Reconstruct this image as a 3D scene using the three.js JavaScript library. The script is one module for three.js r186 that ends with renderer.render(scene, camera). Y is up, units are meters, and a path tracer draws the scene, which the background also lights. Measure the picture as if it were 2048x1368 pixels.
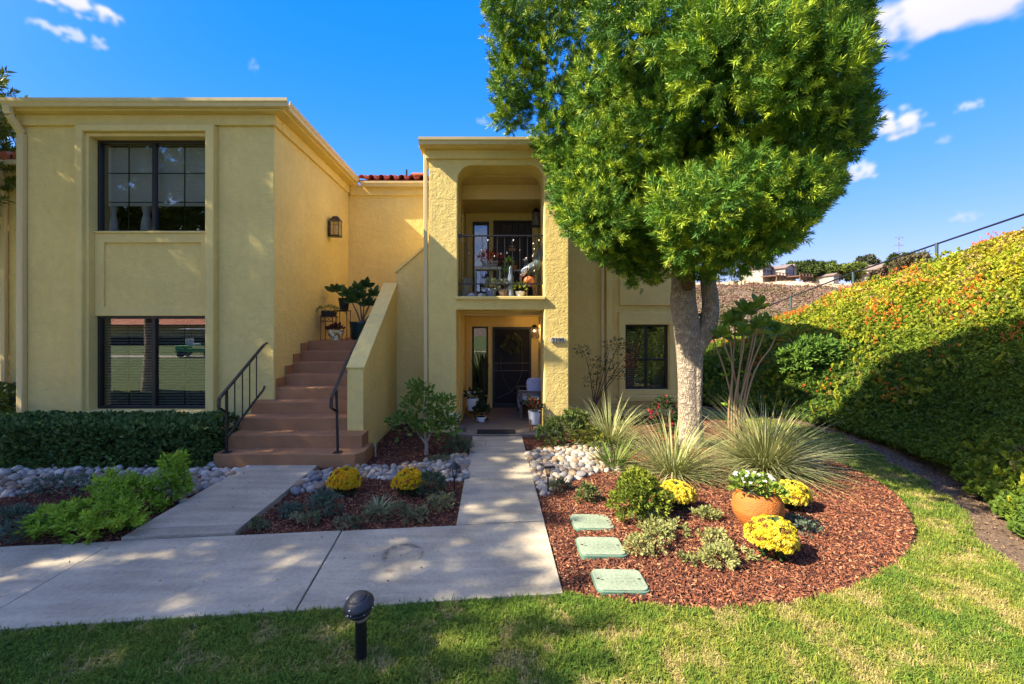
import * as THREE from 'three';
import { RoundedBoxGeometry } from 'three/addons/geometries/RoundedBoxGeometry.js';
import { mergeGeometries } from 'three/addons/utils/BufferGeometryUtils.js';
import { FontLoader } from 'three/addons/loaders/FontLoader.js';
import { TextGeometry } from 'three/addons/geometries/TextGeometry.js';

// ---------------------------------------------------------------- camera, sky, sun, exposure
const scene = new THREE.Scene();
const camera = new THREE.PerspectiveCamera(2 * Math.atan(684 / 868) * 180 / Math.PI, 2048 / 1368, 0.05, 1200);
camera.position.set(0, 2.1, 0);
camera.lookAt(0, 2.1, -10);
camera.setViewOffset(2048, 1368, 39, 34, 2048, 1368);   // a shifted lens: horizon and vanishing point off centre
const renderer = new THREE.WebGLRenderer({ antialias: true });
renderer.setSize(1024, 684);
renderer.shadowMap.enabled = true;
renderer.toneMapping = THREE.LinearToneMapping;
renderer.toneMappingExposure = 5.8;
const SUN = new THREE.Vector3(-1, 0.92, 0.115).normalize();
const sun = new THREE.DirectionalLight(new THREE.Color(1, 0.88, 0.68), 2.65);
sun.name = 'sun';
sun.position.copy(SUN).multiplyScalar(60); sun.target.position.set(0, 0, -6);
sun.castShadow = true; sun.shadow.radius = 1.0; sun.shadow.mapSize.set(4096, 4096);
Object.assign(sun.shadow.camera, { left: -30, right: 30, top: 30, bottom: -30, near: 1, far: 150 });
scene.add(sun, sun.target);

function rngOf(seed) { let a = seed >>> 0; return () => { a = (a + 0x6D2B79F5) | 0; let t = Math.imul(a ^ (a >>> 15), 1 | a); t = (t + Math.imul(t ^ (t >>> 7), 61 | t)) ^ t; return ((t ^ (t >>> 14)) >>> 0) / 4294967296; }; }
const PERM = (() => { const r = rngOf(77), p = Uint8Array.from({ length: 256 }, (_, i) => i); for (let i = 255; i > 0; i--) { const j = Math.floor(r() * (i + 1)); [p[i], p[j]] = [p[j], p[i]]; } return p; })();
const GX = Float32Array.from({ length: 16 }, (_, i) => Math.cos(i * Math.PI / 8)), GYv = Float32Array.from({ length: 16 }, (_, i) => Math.sin(i * Math.PI / 8));
function pnoise(x, y, P = 256) {   // periodic gradient noise, about -0.7..0.7
  const xi = Math.floor(x), yi = Math.floor(y), fx = x - xi, fy = y - yi;
  const m = (a) => ((a % P) + P) % P, x0 = m(xi), x1 = m(xi + 1), y0 = m(yi), y1 = m(yi + 1);
  const g = (ix, iy, dx, dy) => { const h = PERM[(PERM[ix & 255] + iy) & 255] & 15; return GX[h] * dx + GYv[h] * dy; };
  const s = fx * fx * fx * (fx * (fx * 6 - 15) + 10), t = fy * fy * fy * (fy * (fy * 6 - 15) + 10);
  const a = g(x0, y0, fx, fy), b = g(x1, y0, fx - 1, fy), c = g(x0, y1, fx, fy - 1), d = g(x1, y1, fx - 1, fy - 1);
  return a + s * (b - a) + t * (c - a + s * (a - b - c + d));
}
function fbm(x, y, oct = 4, P = 256) { let s = 0, a = 1, n = 0; for (let i = 0; i < oct; i++) { s += a * pnoise(x + i * 17 * (P === 256), y, P); n += a; a *= 0.5; x *= 2; y *= 2; P = Math.min(256, P * 2); } return s / n * 1.5; }
const sstep = THREE.MathUtils.smoothstep, lerp = THREE.MathUtils.lerp, clamp = THREE.MathUtils.clamp;

{ // the sky: clear deep blue that pales to the horizon and round the sun, a few small clouds all over it
  const W = 2048, H = 1024, data = new Float32Array(W * H * 4), r = rngOf(5);
  const dirOf = (px, py) => new THREE.Vector3((px - 985) / 868, (650 - py) / 868, -1).normalize();
  const clouds = [];
  const cl = (px, py, wpx, hpx, dens) => { const d = dirOf(px, py), k = 1 / Math.hypot((px - 985) / 868, (650 - py) / 868, 1) / 868; clouds.push([d, wpx * k, hpx * k, dens, clouds.length * 7.3]); };
  cl(1930, -30, 260, 110, 1); cl(1790, 250, 46, 34, 0.95); cl(1940, 212, 20, 10, 0.6); cl(125, -2, 88, 26, 0.9); cl(125, 64, 46, 16, 0.6); cl(198, 88, 13, 13, 0.45);
  cl(5, 258, 30, 20, 0.8); cl(1715, 345, 30, 22, 0.8); cl(1890, 280, 12, 9, 0.3); cl(508, 132, 10, 12, 0.2); cl(965, 243, 14, 8, 0.25); cl(1930, 435, 22, 12, 0.35);
  for (let i = 0; i < 70; i++) { const az = r() * 6.283, el = 0.15 + r() * 1.2; if (Math.abs(Math.atan2(Math.cos(az), -Math.sin(az))) < 1.05 && el < 0.85) continue; clouds.push([new THREE.Vector3(Math.cos(az) * Math.cos(el), Math.sin(el), Math.sin(az) * Math.cos(el)), 0.06 + r() * 0.2, 0.04 + r() * 0.09, 0.4 + r() * 0.6, i * 3.1]); }
  const basis = clouds.map(([d]) => { const s = new THREE.Vector3(-d.z, 0, d.x).normalize(), u = new THREE.Vector3().crossVectors(s, d); if (u.y < 0) u.negate(); return [s, u]; });
  const v = new THREE.Vector3();
  for (let j = 0; j < H; j++) {
    const up = ((j + 0.5) / H - 0.5) * Math.PI, y = Math.sin(up), e = clamp(up / (Math.PI / 2), 0, 1);
    for (let i = 0; i < W; i++) {
      const az = ((i + 0.5) / W - 0.5) * 2 * Math.PI;
      v.set(Math.cos(az) * Math.cos(up), y, Math.sin(az) * Math.cos(up));
      const cs = v.dot(SUN), k = Math.exp(-e * 11.5), k2 = Math.exp(-e * 7);
      let R = 0.0006 + 0.225 * k, G = 0.047 + 0.150 * k2, B = 0.245 + 0.03 * k2;
      const aur = Math.pow(Math.max(0, cs), 14) * 0.75 + Math.pow(Math.max(0, cs), 60) * 1.2;
      R += aur * 1.0; G += aur * 0.97; B += aur * 0.85;
      if (up > 0.03) for (let c = 0; c < clouds.length; c++) {
        const [d, w, h, dens, sd] = clouds[c], dt = v.dot(d);
        if (dt < 0.9) continue;
        const [s, u] = basis[c], X = v.dot(s) / w, Y = v.dot(u) / h;
        if (X * X + Y * Y > 2.5) continue;
        const q = 1 - X * X - Y * Y * (Y < 0 ? 1.5 : 1) + 1.9 * fbm(X * 1.5 * Math.sqrt(w / h) + sd, Y * 1.5 + sd * 2.1, 5), a = sstep(q, 0.0, 0.95) * dens;
        const t = 0.175 + 0.025 * clamp(Y, -1, 1);
        R = lerp(R, t * 1.0, a); G = lerp(G, t * 0.98, a); B = lerp(B, t * 1.06, a);
      }
      data.set([R, G, B, 1], (j * W + i) * 4);
    }
  }
  const t = new THREE.DataTexture(data, W, H, THREE.RGBAFormat, THREE.FloatType);
  t.mapping = THREE.EquirectangularReflectionMapping; t.magFilter = THREE.LinearFilter; t.needsUpdate = true;
  scene.background = t; scene.environment = t;
}

// ---------------------------------------------------------------- helpers
const CX = 985, CY = 650, FL = 868, EYE = 2.1;
const gx = (px, d) => (px - CX) * d / FL, gy = (py, d) => EYE - (py - CY) * d / FL;
const gp = (px, py) => { const d = EYE * FL / (py - CY); return [gx(px, d), -d]; };   // ground point under a pixel of the survey photo
const used = {};
const numbered = (n) => { const k = used[n] = (used[n] ?? -1) + 1; return k ? n + '_' + String(k).padStart(3, '0') : n; };
function thing(name, label, category, pos = [0, 0, 0], turn = 0, group) {
  const o = new THREE.Group(); o.name = numbered(name); o.position.set(...pos); o.rotation.y = turn; o.userData = { label, category };
  if (group) o.userData.group = group;
  scene.add(o); return o;
}
function struct(name, geo, mat) { const o = geo ? new THREE.Mesh(geo, mat) : new THREE.Group(); o.name = numbered(name); o.userData.kind = 'structure'; shade(o); scene.add(o); return o; }
function shade(o) { o.castShadow = o.receiveShadow = true; return o; }
function part(parent, name, geo, mat, label) { const m = shade(new THREE.Mesh(Array.isArray(geo) ? join(geo) : geo, mat)); m.name = name; if (label) m.userData.label = label; parent.add(m); return m; }
function grp(parent, name) { const g = new THREE.Group(); g.name = name; parent.add(g); return g; }
function copyOf(o, pos, turn, label, s = 1) { const c = o.clone(); c.name = numbered(o.name.replace(/_\d{3}$/, '')); c.userData = { ...o.userData, label }; c.position.set(...pos); c.rotation.y = turn; c.scale.setScalar(s); scene.add(c); return c; }
function clean(g) { const q = g.index ? g.toNonIndexed() : g; for (const k of Object.keys(q.attributes)) if (!['position', 'normal', 'uv'].includes(k)) q.deleteAttribute(k); if (!q.attributes.normal) q.computeVertexNormals(); if (!q.attributes.uv) q.setAttribute('uv', new THREE.BufferAttribute(new Float32Array(q.attributes.position.count * 2), 2)); q.morphAttributes = {}; return q; }
const join = (list) => list.length === 1 ? list[0] : mergeGeometries(list.map(clean), false);
function worldUV(g) {   // box-projected uv in metres
  const q = clean(g), p = q.attributes.position, uv = new Float32Array(p.count * 2), a = new THREE.Vector3(), b = new THREE.Vector3(), c = new THREE.Vector3();
  for (let i = 0; i < p.count; i += 3) {
    a.fromBufferAttribute(p, i); b.fromBufferAttribute(p, i + 1); c.fromBufferAttribute(p, i + 2);
    const n = b.clone().sub(a).cross(c.clone().sub(a)), ax = Math.abs(n.x), ay = Math.abs(n.y), az = Math.abs(n.z);
    [a, b, c].forEach((v, k) => { const o = (i + k) * 2; if (az >= ax && az >= ay) { uv[o] = v.x; uv[o + 1] = v.y; } else if (ax >= ay) { uv[o] = v.z + 0.37; uv[o + 1] = v.y; } else { uv[o] = v.x; uv[o + 1] = v.z + 0.61; } });
  }
  q.setAttribute('uv', new THREE.BufferAttribute(uv, 2)); return q;
}
function bx(x0, x1, y0, y1, z0, z1, r = 0) {
  const w = Math.abs(x1 - x0), h = Math.abs(y1 - y0), d = Math.abs(z1 - z0);
  const g = r > 0 ? new RoundedBoxGeometry(w, h, d, 2, Math.min(r, w / 2.1, h / 2.1, d / 2.1)) : new THREE.BoxGeometry(w, h, d);
  return worldUV(g.translate((x0 + x1) / 2, (y0 + y1) / 2, (z0 + z1) / 2));
}
const rect = (x0, x1, y0, y1, path) => { const s = new (path ? THREE.Path : THREE.Shape)(); s.moveTo(x0, y0); s.lineTo(x1, y0); s.lineTo(x1, y1); s.lineTo(x0, y1); s.closePath(); return s; };
function slabXY(shape, zBack, zFront, bevel = 0.015) {   // a wall piece standing in the xy plane
  const g = new THREE.ExtrudeGeometry(shape, { depth: zFront - zBack - 2 * bevel, bevelEnabled: bevel > 0, bevelThickness: bevel, bevelSize: bevel, bevelOffset: -bevel, bevelSegments: 2, curveSegments: 12 });
  return worldUV(g.translate(0, 0, zBack + bevel));
}
function slabXZ(poly, y0, y1, bevel = 0.01) {   // a horizontal slab from [x, z] points
  const s = new THREE.Shape(); poly.forEach(([x, z], i) => i ? s.lineTo(x, -z) : s.moveTo(x, -z)); s.closePath();
  const g = new THREE.ExtrudeGeometry(s, { depth: y1 - y0 - 2 * bevel, bevelEnabled: bevel > 0, bevelThickness: bevel, bevelSize: bevel, bevelOffset: -bevel, bevelSegments: 2 });
  return worldUV(g.rotateX(-Math.PI / 2).translate(0, y0 + bevel, 0));
}
function bar(a, b, r, seg = 6, r2 = r) {   // round bar between two points
  const A = new THREE.Vector3(...a), B = new THREE.Vector3(...b), L = A.distanceTo(B), g = new THREE.CylinderGeometry(r2, r, L, seg, 1);
  g.applyQuaternion(new THREE.Quaternion().setFromUnitVectors(new THREE.Vector3(0, 1, 0), B.clone().sub(A).normalize()));
  return clean(g.translate((A.x + B.x) / 2, (A.y + B.y) / 2, (A.z + B.z) / 2));
}
function flat(a, b, w, t) {   // square bar between two points, w wide across, t thick
  const A = new THREE.Vector3(...a), B = new THREE.Vector3(...b), L = A.distanceTo(B), g = new RoundedBoxGeometry(w, L, t, 1, Math.min(w, t) * 0.2);
  g.applyQuaternion(new THREE.Quaternion().setFromUnitVectors(new THREE.Vector3(0, 1, 0), B.clone().sub(A).normalize()));
  return clean(g.translate((A.x + B.x) / 2, (A.y + B.y) / 2, (A.z + B.z) / 2));
}
function tube(pts, radii, ring = 10, per = 6, wob = 0, seed = 1) {   // a tapering limb along points, uv in metres
  const c = new THREE.CatmullRomCurve3(pts.map((p) => new THREE.Vector3(...p)), false, 'catmullrom', 0.5), n = (pts.length - 1) * per, pos = [], uv = [], idx = [], up = new THREE.Vector3(0.31, 0.2, 0.93).normalize();
  const rAt = (t) => { const f = t * (radii.length - 1), i = Math.min(radii.length - 2, Math.floor(f)); return lerp(radii[i], radii[i + 1], f - i); };
  let len = 0, prev = null;
  for (let i = 0; i <= n; i++) {
    const t = i / n, p = c.getPoint(t), tan = c.getTangent(t), s = new THREE.Vector3().crossVectors(up, tan).normalize(), u = new THREE.Vector3().crossVectors(tan, s), r = rAt(t);
    if (prev) len += p.distanceTo(prev); prev = p;
    for (let j = 0; j <= ring; j++) { const a = j / ring * 2 * Math.PI, q = r * (1 + wob * fbm(Math.cos(a) * 1.3 + seed, Math.sin(a) * 1.3 + len * 1.2 + seed * 3, 3)); pos.push(p.x + (s.x * Math.cos(a) + u.x * Math.sin(a)) * q, p.y + (s.y * Math.cos(a) + u.y * Math.sin(a)) * q, p.z + (s.z * Math.cos(a) + u.z * Math.sin(a)) * q); uv.push(j / ring * Math.max(0.3, Math.round(r * 6.28 / 0.3) * 0.3), len); }
  }
  for (let i = 0; i < n; i++) for (let j = 0; j < ring; j++) { const a = i * (ring + 1) + j, b = a + ring + 1; idx.push(a, a + 1, b, b, a + 1, b + 1); }
  const g = new THREE.BufferGeometry(); g.setAttribute('position', new THREE.Float32BufferAttribute(pos, 3)); g.setAttribute('uv', new THREE.Float32BufferAttribute(uv, 2)); g.setIndex(idx); g.computeVertexNormals();
  return clean(g);
}
const lathe = (prof, seg = 20) => clean(new THREE.LatheGeometry(prof.map(([r, y]) => new THREE.Vector2(r, y)), seg));
function inPoly(x, z, poly) { let c = false; for (let i = 0, j = poly.length - 1; i < poly.length; j = i++) { const [xi, zi] = poly[i], [xj, zj] = poly[j]; if ((zi > z) !== (zj > z) && x < (xj - xi) * (z - zi) / (zj - zi) + xi) c = !c; } return c; }
const boundsOf = (poly) => [Math.min(...poly.map((p) => p[0])), Math.max(...poly.map((p) => p[0])), Math.min(...poly.map((p) => p[1])), Math.max(...poly.map((p) => p[1]))];
const table = (pts) => (x) => { if (x <= pts[0][0]) return pts[0][1]; for (let i = 1; i < pts.length; i++) if (x <= pts[i][0]) return lerp(pts[i - 1][1], pts[i][1], (x - pts[i - 1][0]) / (pts[i][0] - pts[i - 1][0])); return pts[pts.length - 1][1]; };

// scattered copies of one small shape: list of [matrix, colour]
function scatter(parent, name, geo, mat, list, kind = 'stuff') {
  const im = shade(new THREE.InstancedMesh(geo, mat, list.length)); im.name = parent === scene ? numbered(name) : name;
  list.forEach(([m, c], i) => { im.setMatrixAt(i, m); if (c) im.setColorAt(i, c); });
  im.userData.kind = kind; parent.add(im); return im;
}
const Yup = new THREE.Vector3(0, 1, 0);
function placed(p, dir, spin, s, sy = s) {   // matrix that puts a shape made along +y at p, pointing along dir
  const q = new THREE.Quaternion().setFromUnitVectors(Yup, dir).multiply(new THREE.Quaternion().setFromAxisAngle(Yup, spin));
  return new THREE.Matrix4().compose(p, q, new THREE.Vector3(s, sy, s));
}
const rgb = (r, g, b) => new THREE.Color().setRGB(r, g, b);
const mixc = (a, b, t) => a.clone().lerp(b, clamp(t, 0, 1));

// ---------------------------------------------------------------- leaves
function rawGeo(pos) { const g = new THREE.BufferGeometry(); g.setAttribute('position', new THREE.Float32BufferAttribute(pos, 3)); g.setAttribute('uv', new THREE.Float32BufferAttribute(new Float32Array(pos.length / 3 * 2), 2)); g.computeVertexNormals(); return g; }
function leaf(len, w, fold = 0.2, droop = 0.1, cheap = false, wide = 0.45) {   // along +y, folded at the midrib, facing +z
  const m = wide * len, f = w * fold, b = [0, 0, 0], l = [-w / 2, m, f], r = [w / 2, m, f], c = [0, m, 0], t = [0, len, -droop * len];
  return rawGeo(cheap ? [...b, ...r, ...l, ...l, ...r, ...t] : [...b, ...c, ...l, ...b, ...r, ...c, ...l, ...c, ...t, ...c, ...r, ...t]);
}
function ovalLeaf(len, w, fold = 0.15, droop = 0.12) {   // a broad leaf with a rounded outline
  const prof = [[0, 0.05], [0.18, 0.5], [0.42, 0.95], [0.65, 1], [0.85, 0.65], [1, 0.06]], pos = [], P = (i, s) => { const [t, k] = prof[i]; return [s * w / 2 * k, t * len, Math.abs(s) * w * fold * k - droop * len * t * t]; };
  for (let i = 0; i < 5; i++) for (const s of [-1, 1]) { const a = P(i, 0), b = P(i + 1, 0), c = P(i, s), d = P(i + 1, s); if (s > 0) pos.push(...a, ...c, ...b, ...b, ...c, ...d); else pos.push(...a, ...b, ...c, ...b, ...d, ...c); }
  return rawGeo(pos);
}
function turned(g, dir, at = [0, 0, 0], spin = 0, s = 1) { return g.clone().applyMatrix4(placed(new THREE.Vector3(...at), new THREE.Vector3(...dir).normalize(), spin, s)); }
function sprig(n, lg, stem, spread, seed, tipup = 0.5) {   // leaves set round a short shoot
  const r = rngOf(seed), out = [];
  for (let i = 0; i < n; i++) { const t = (i + 0.5) / n, a = i * 2.4 + r() * 0.5, e = lerp(spread, spread * tipup, t) * (0.85 + 0.3 * r()); out.push(turned(lg, [Math.sin(e) * Math.cos(a), Math.cos(e), Math.sin(e) * Math.sin(a)], [0, t * stem, 0], r() * 6.28, 0.8 + 0.4 * r())); }
  return join(out);
}
// ---------------------------------------------------------------- textures and materials
function tex(size, metres, fn, srgb = false) {
  const d = new Uint8Array(size * size * 4);
  for (let j = 0; j < size; j++) for (let i = 0; i < size; i++) { const c = fn(i / size, j / size), o = (j * size + i) * 4; if (typeof c === 'number') d[o] = d[o + 1] = d[o + 2] = clamp(c, 0, 1) * 255; else for (let k = 0; k < 3; k++) d[o + k] = clamp(c[k], 0, 1) * 255; d[o + 3] = 255; }
  const t = new THREE.DataTexture(d, size, size); t.wrapS = t.wrapT = THREE.RepeatWrapping; t.magFilter = THREE.LinearFilter; t.minFilter = THREE.LinearMipmapLinearFilter; t.repeat.set(1 / metres, 1 / metres); if (srgb) t.colorSpace = THREE.SRGBColorSpace; t.needsUpdate = true; return t;
}
const T = {};
T.stuccoBump = tex(1024, 2, (u, v) => {
  const w = fbm(u * 6, v * 6, 2, 6) * 0.5, a = fbm(u * 16 + w, v * 20 + w, 3, 16), b = fbm(u * 30 + 5, v * 40 + w, 3, 30);
  return 0.3 + 0.34 * sstep(a, -0.04, 0.16) + 0.22 * Math.pow(clamp(1 - Math.abs(b) * 3, 0, 1), 2) + 0.16 * fbm(u * 110, v * 110, 2, 110);
});
T.stuccoCol = tex(512, 3.1, (u, v) => { const n = fbm(u * 4, v * 4, 5, 4), m = fbm(u * 24, v * 24, 3, 24), st = fbm(u * 34, v * 3 + n * 0.2, 4, 34), s = 0.90 + 0.12 * n + 0.06 * m + 0.03 * st; return [s, s * (0.995 + 0.01 * n), s * (0.985 + 0.03 * n)]; });
T.concCol = tex(1024, 3.3, (u, v) => { const n = fbm(u * 5, v * 5, 5, 5), sw = fbm(u * 5 + n * 0.35, v * 26, 4, 5), f = fbm(u * 90, v * 90, 2, 90), sp = sstep(fbm(u * 130, v * 130, 1, 130), 0.42, 0.6), wet = sstep(fbm(u * 3 + 9, v * 3, 4, 3), 0.1, 0.5); const s = 0.82 + 0.24 * n + 0.24 * sw + 0.12 * f - 0.10 * sp - 0.18 * wet; return [s * 1.0, s * 0.985, s * 0.96]; });
T.concBump = tex(1024, 1.6, (u, v) => 0.5 + 0.2 * fbm(u * 60, v * 60, 3, 60) + 0.25 * fbm(u * 14, v * 40, 3, 14) - 0.4 * sstep(fbm(u * 120, v * 120, 1, 120), 0.4, 0.6));
T.aggBump = tex(512, 0.5, (u, v) => 0.5 + 0.5 * fbm(u * 50, v * 50, 2, 50));
T.paintBump = tex(512, 0.8, (u, v) => 0.5 + 0.5 * fbm(u * 60, v * 60, 3, 60));
T.paintCol = tex(512, 1.7, (u, v) => { const s = 0.84 + 0.30 * fbm(u * 4, v * 4, 5, 4) + 0.10 * fbm(u * 50, v * 50, 2, 50); return [s, s * 0.98, s * 0.96]; });
T.barkBump = tex(512, 0.6, (u, v) => { const w = fbm(u * 6, v * 4, 3, 6) * 0.5, a = pnoise(u * 22 + w * 2, v * 9, 256), p = Math.pow(clamp(1 - Math.abs(fbm(u * 14 + w, v * 7 + w, 3, 14)) * 2.6, 0, 1), 1.5); return 0.75 - 0.6 * p + 0.15 * a + 0.12 * fbm(u * 60, v * 60, 2, 60); });
T.barkCol = tex(512, 0.6, (u, v) => { const w = fbm(u * 6, v * 4, 3, 6) * 0.5, p = Math.pow(clamp(1 - Math.abs(fbm(u * 14 + w, v * 7 + w, 3, 14)) * 2.6, 0, 1), 1.5), n = fbm(u * 5, v * 5, 4, 5), s = 0.78 + 0.22 * n - 0.35 * p; return [s, s * 0.95, s * 0.9]; });
T.soilCol = tex(512, 1.3, (u, v) => { const n = fbm(u * 7, v * 7, 5, 7), f = fbm(u * 60, v * 60, 3, 60), s = 0.66 + 0.22 * n + 0.24 * f; return [s, s * 0.95, s * 0.88]; });
T.soilBump = tex(512, 0.9, (u, v) => 0.5 + 0.3 * fbm(u * 12, v * 12, 4, 12) + 0.3 * fbm(u * 60, v * 60, 3, 60));
T.clayCol = tex(256, 0.7, (u, v) => { const s = 0.84 + 0.2 * fbm(u * 5, v * 5, 4, 5) + 0.06 * fbm(u * 60, v * 60, 2, 60); return [s, s * 0.97, s * 0.93]; });
T.scrubCol = tex(512, 40, (u, v) => { const n = fbm(u * 8, v * 8, 5, 8), f = fbm(u * 60, v * 60, 3, 60), s = 0.75 + 0.25 * n + 0.35 * f; return [s, s * (0.95 + 0.08 * n), s * 0.92]; });
T.woodCol = tex(256, 0.5, (u, v) => { const n = fbm(u * 26, v * 3, 4, 26), s = 0.8 + 0.3 * n; return [s, s * 0.96, s * 0.9]; });
const S = (color, rough = 0.85, o = {}) => new THREE.MeshStandardMaterial({ color: rgb(...color), roughness: rough, ...o });
const leafM = (color = [1, 1, 1], trans = 0.35, rough = 0.75) => new THREE.MeshPhysicalMaterial({ color: rgb(...color), roughness: rough, transmission: trans, thickness: 0, side: THREE.DoubleSide, specularIntensity: 0.35 });
const WALL = [0.82, 0.625, 0.205];
const M = {
  stucco: S(WALL, 0.92, { map: T.stuccoCol, bumpMap: T.stuccoBump, bumpScale: 0.008 }),
  trim: S([0.80, 0.61, 0.205], 0.85, { map: T.stuccoCol, bumpMap: T.paintBump, bumpScale: 0.002 }),
  gutter: S([0.74, 0.58, 0.26], 0.45, { map: T.stuccoCol }),
  ceil: S([0.78, 0.58, 0.24], 0.9, { map: T.stuccoCol, bumpMap: T.paintBump, bumpScale: 0.001 }),
  step: S([0.41, 0.195, 0.078], 0.82, { map: T.paintCol, bumpMap: T.paintBump, bumpScale: 0.003 }),
  concrete: S([0.49, 0.42, 0.30], 0.9, { map: T.concCol, bumpMap: T.concBump, bumpScale: 0.003 }),
  aggregate: S([0.49, 0.42, 0.30], 0.95, { map: T.concCol, bumpMap: T.aggBump, bumpScale: 0.02 }),
  iron: S([0.012, 0.012, 0.013], 0.42), black: S([0.01, 0.01, 0.011], 0.6), dark: S([0.016, 0.014, 0.012], 0.8),
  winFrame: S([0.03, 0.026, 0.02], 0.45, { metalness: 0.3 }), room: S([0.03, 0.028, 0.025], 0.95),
  pane: new THREE.MeshPhysicalMaterial({ color: rgb(0.78, 0.80, 0.78), roughness: 0.0, transmission: 1, thickness: 0, ior: 2.1, side: THREE.DoubleSide }),
  blindDark: S([0.42, 0.38, 0.30], 0.6), blindPale: S([0.52, 0.52, 0.48], 0.7), curtain: S([0.55, 0.54, 0.5], 0.9),
  tile: [[0.55, 0.16, 0.07], [0.62, 0.21, 0.09], [0.48, 0.13, 0.06]].map((c) => S(c, 0.8, { map: T.clayCol })),
  clay: S([0.50, 0.155, 0.022], 0.75, { map: T.clayCol, bumpMap: T.soilBump, bumpScale: 0.012 }),
  bark: S([0.54, 0.46, 0.36], 0.95, { map: T.barkCol, bumpMap: T.barkBump, bumpScale: 0.025 }),
  barkBrown: S([0.17, 0.11, 0.07], 0.95, { map: T.barkCol }), twig: S([0.30, 0.18, 0.10], 0.9),
  soil: S([0.085, 0.055, 0.038], 1, { map: T.soilCol, bumpMap: T.soilBump, bumpScale: 0.03 }),
  dirt: S([0.20, 0.135, 0.085], 1, { map: T.soilCol, bumpMap: T.soilBump, bumpScale: 0.03 }),
  mulch: S([0.10, 0.030, 0.014], 1, { map: T.soilCol, bumpMap: T.soilBump, bumpScale: 0.03 }),
  lawn: S([0.11, 0.165, 0.026], 1, { map: T.soilCol, bumpMap: T.soilBump, bumpScale: 0.03 }),
  hill: S([0.13, 0.15, 0.022], 1, { map: T.soilCol, bumpMap: T.soilBump, bumpScale: 0.05 }),
  scrub: S([0.185, 0.125, 0.085], 1, { map: T.scrubCol }),
  white: S([0.78, 0.77, 0.73], 0.5), whitePaint: S([0.72, 0.71, 0.68], 0.7), wood: S([0.42, 0.19, 0.065], 0.7, { map: T.woodCol }), oldWood: S([0.16, 0.11, 0.075], 0.8, { map: T.woodCol }),
  green: S([0.36, 0.46, 0.34], 0.55, { map: T.soilCol, bumpMap: T.paintBump, bumpScale: 0.0012 }),
};

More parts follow.
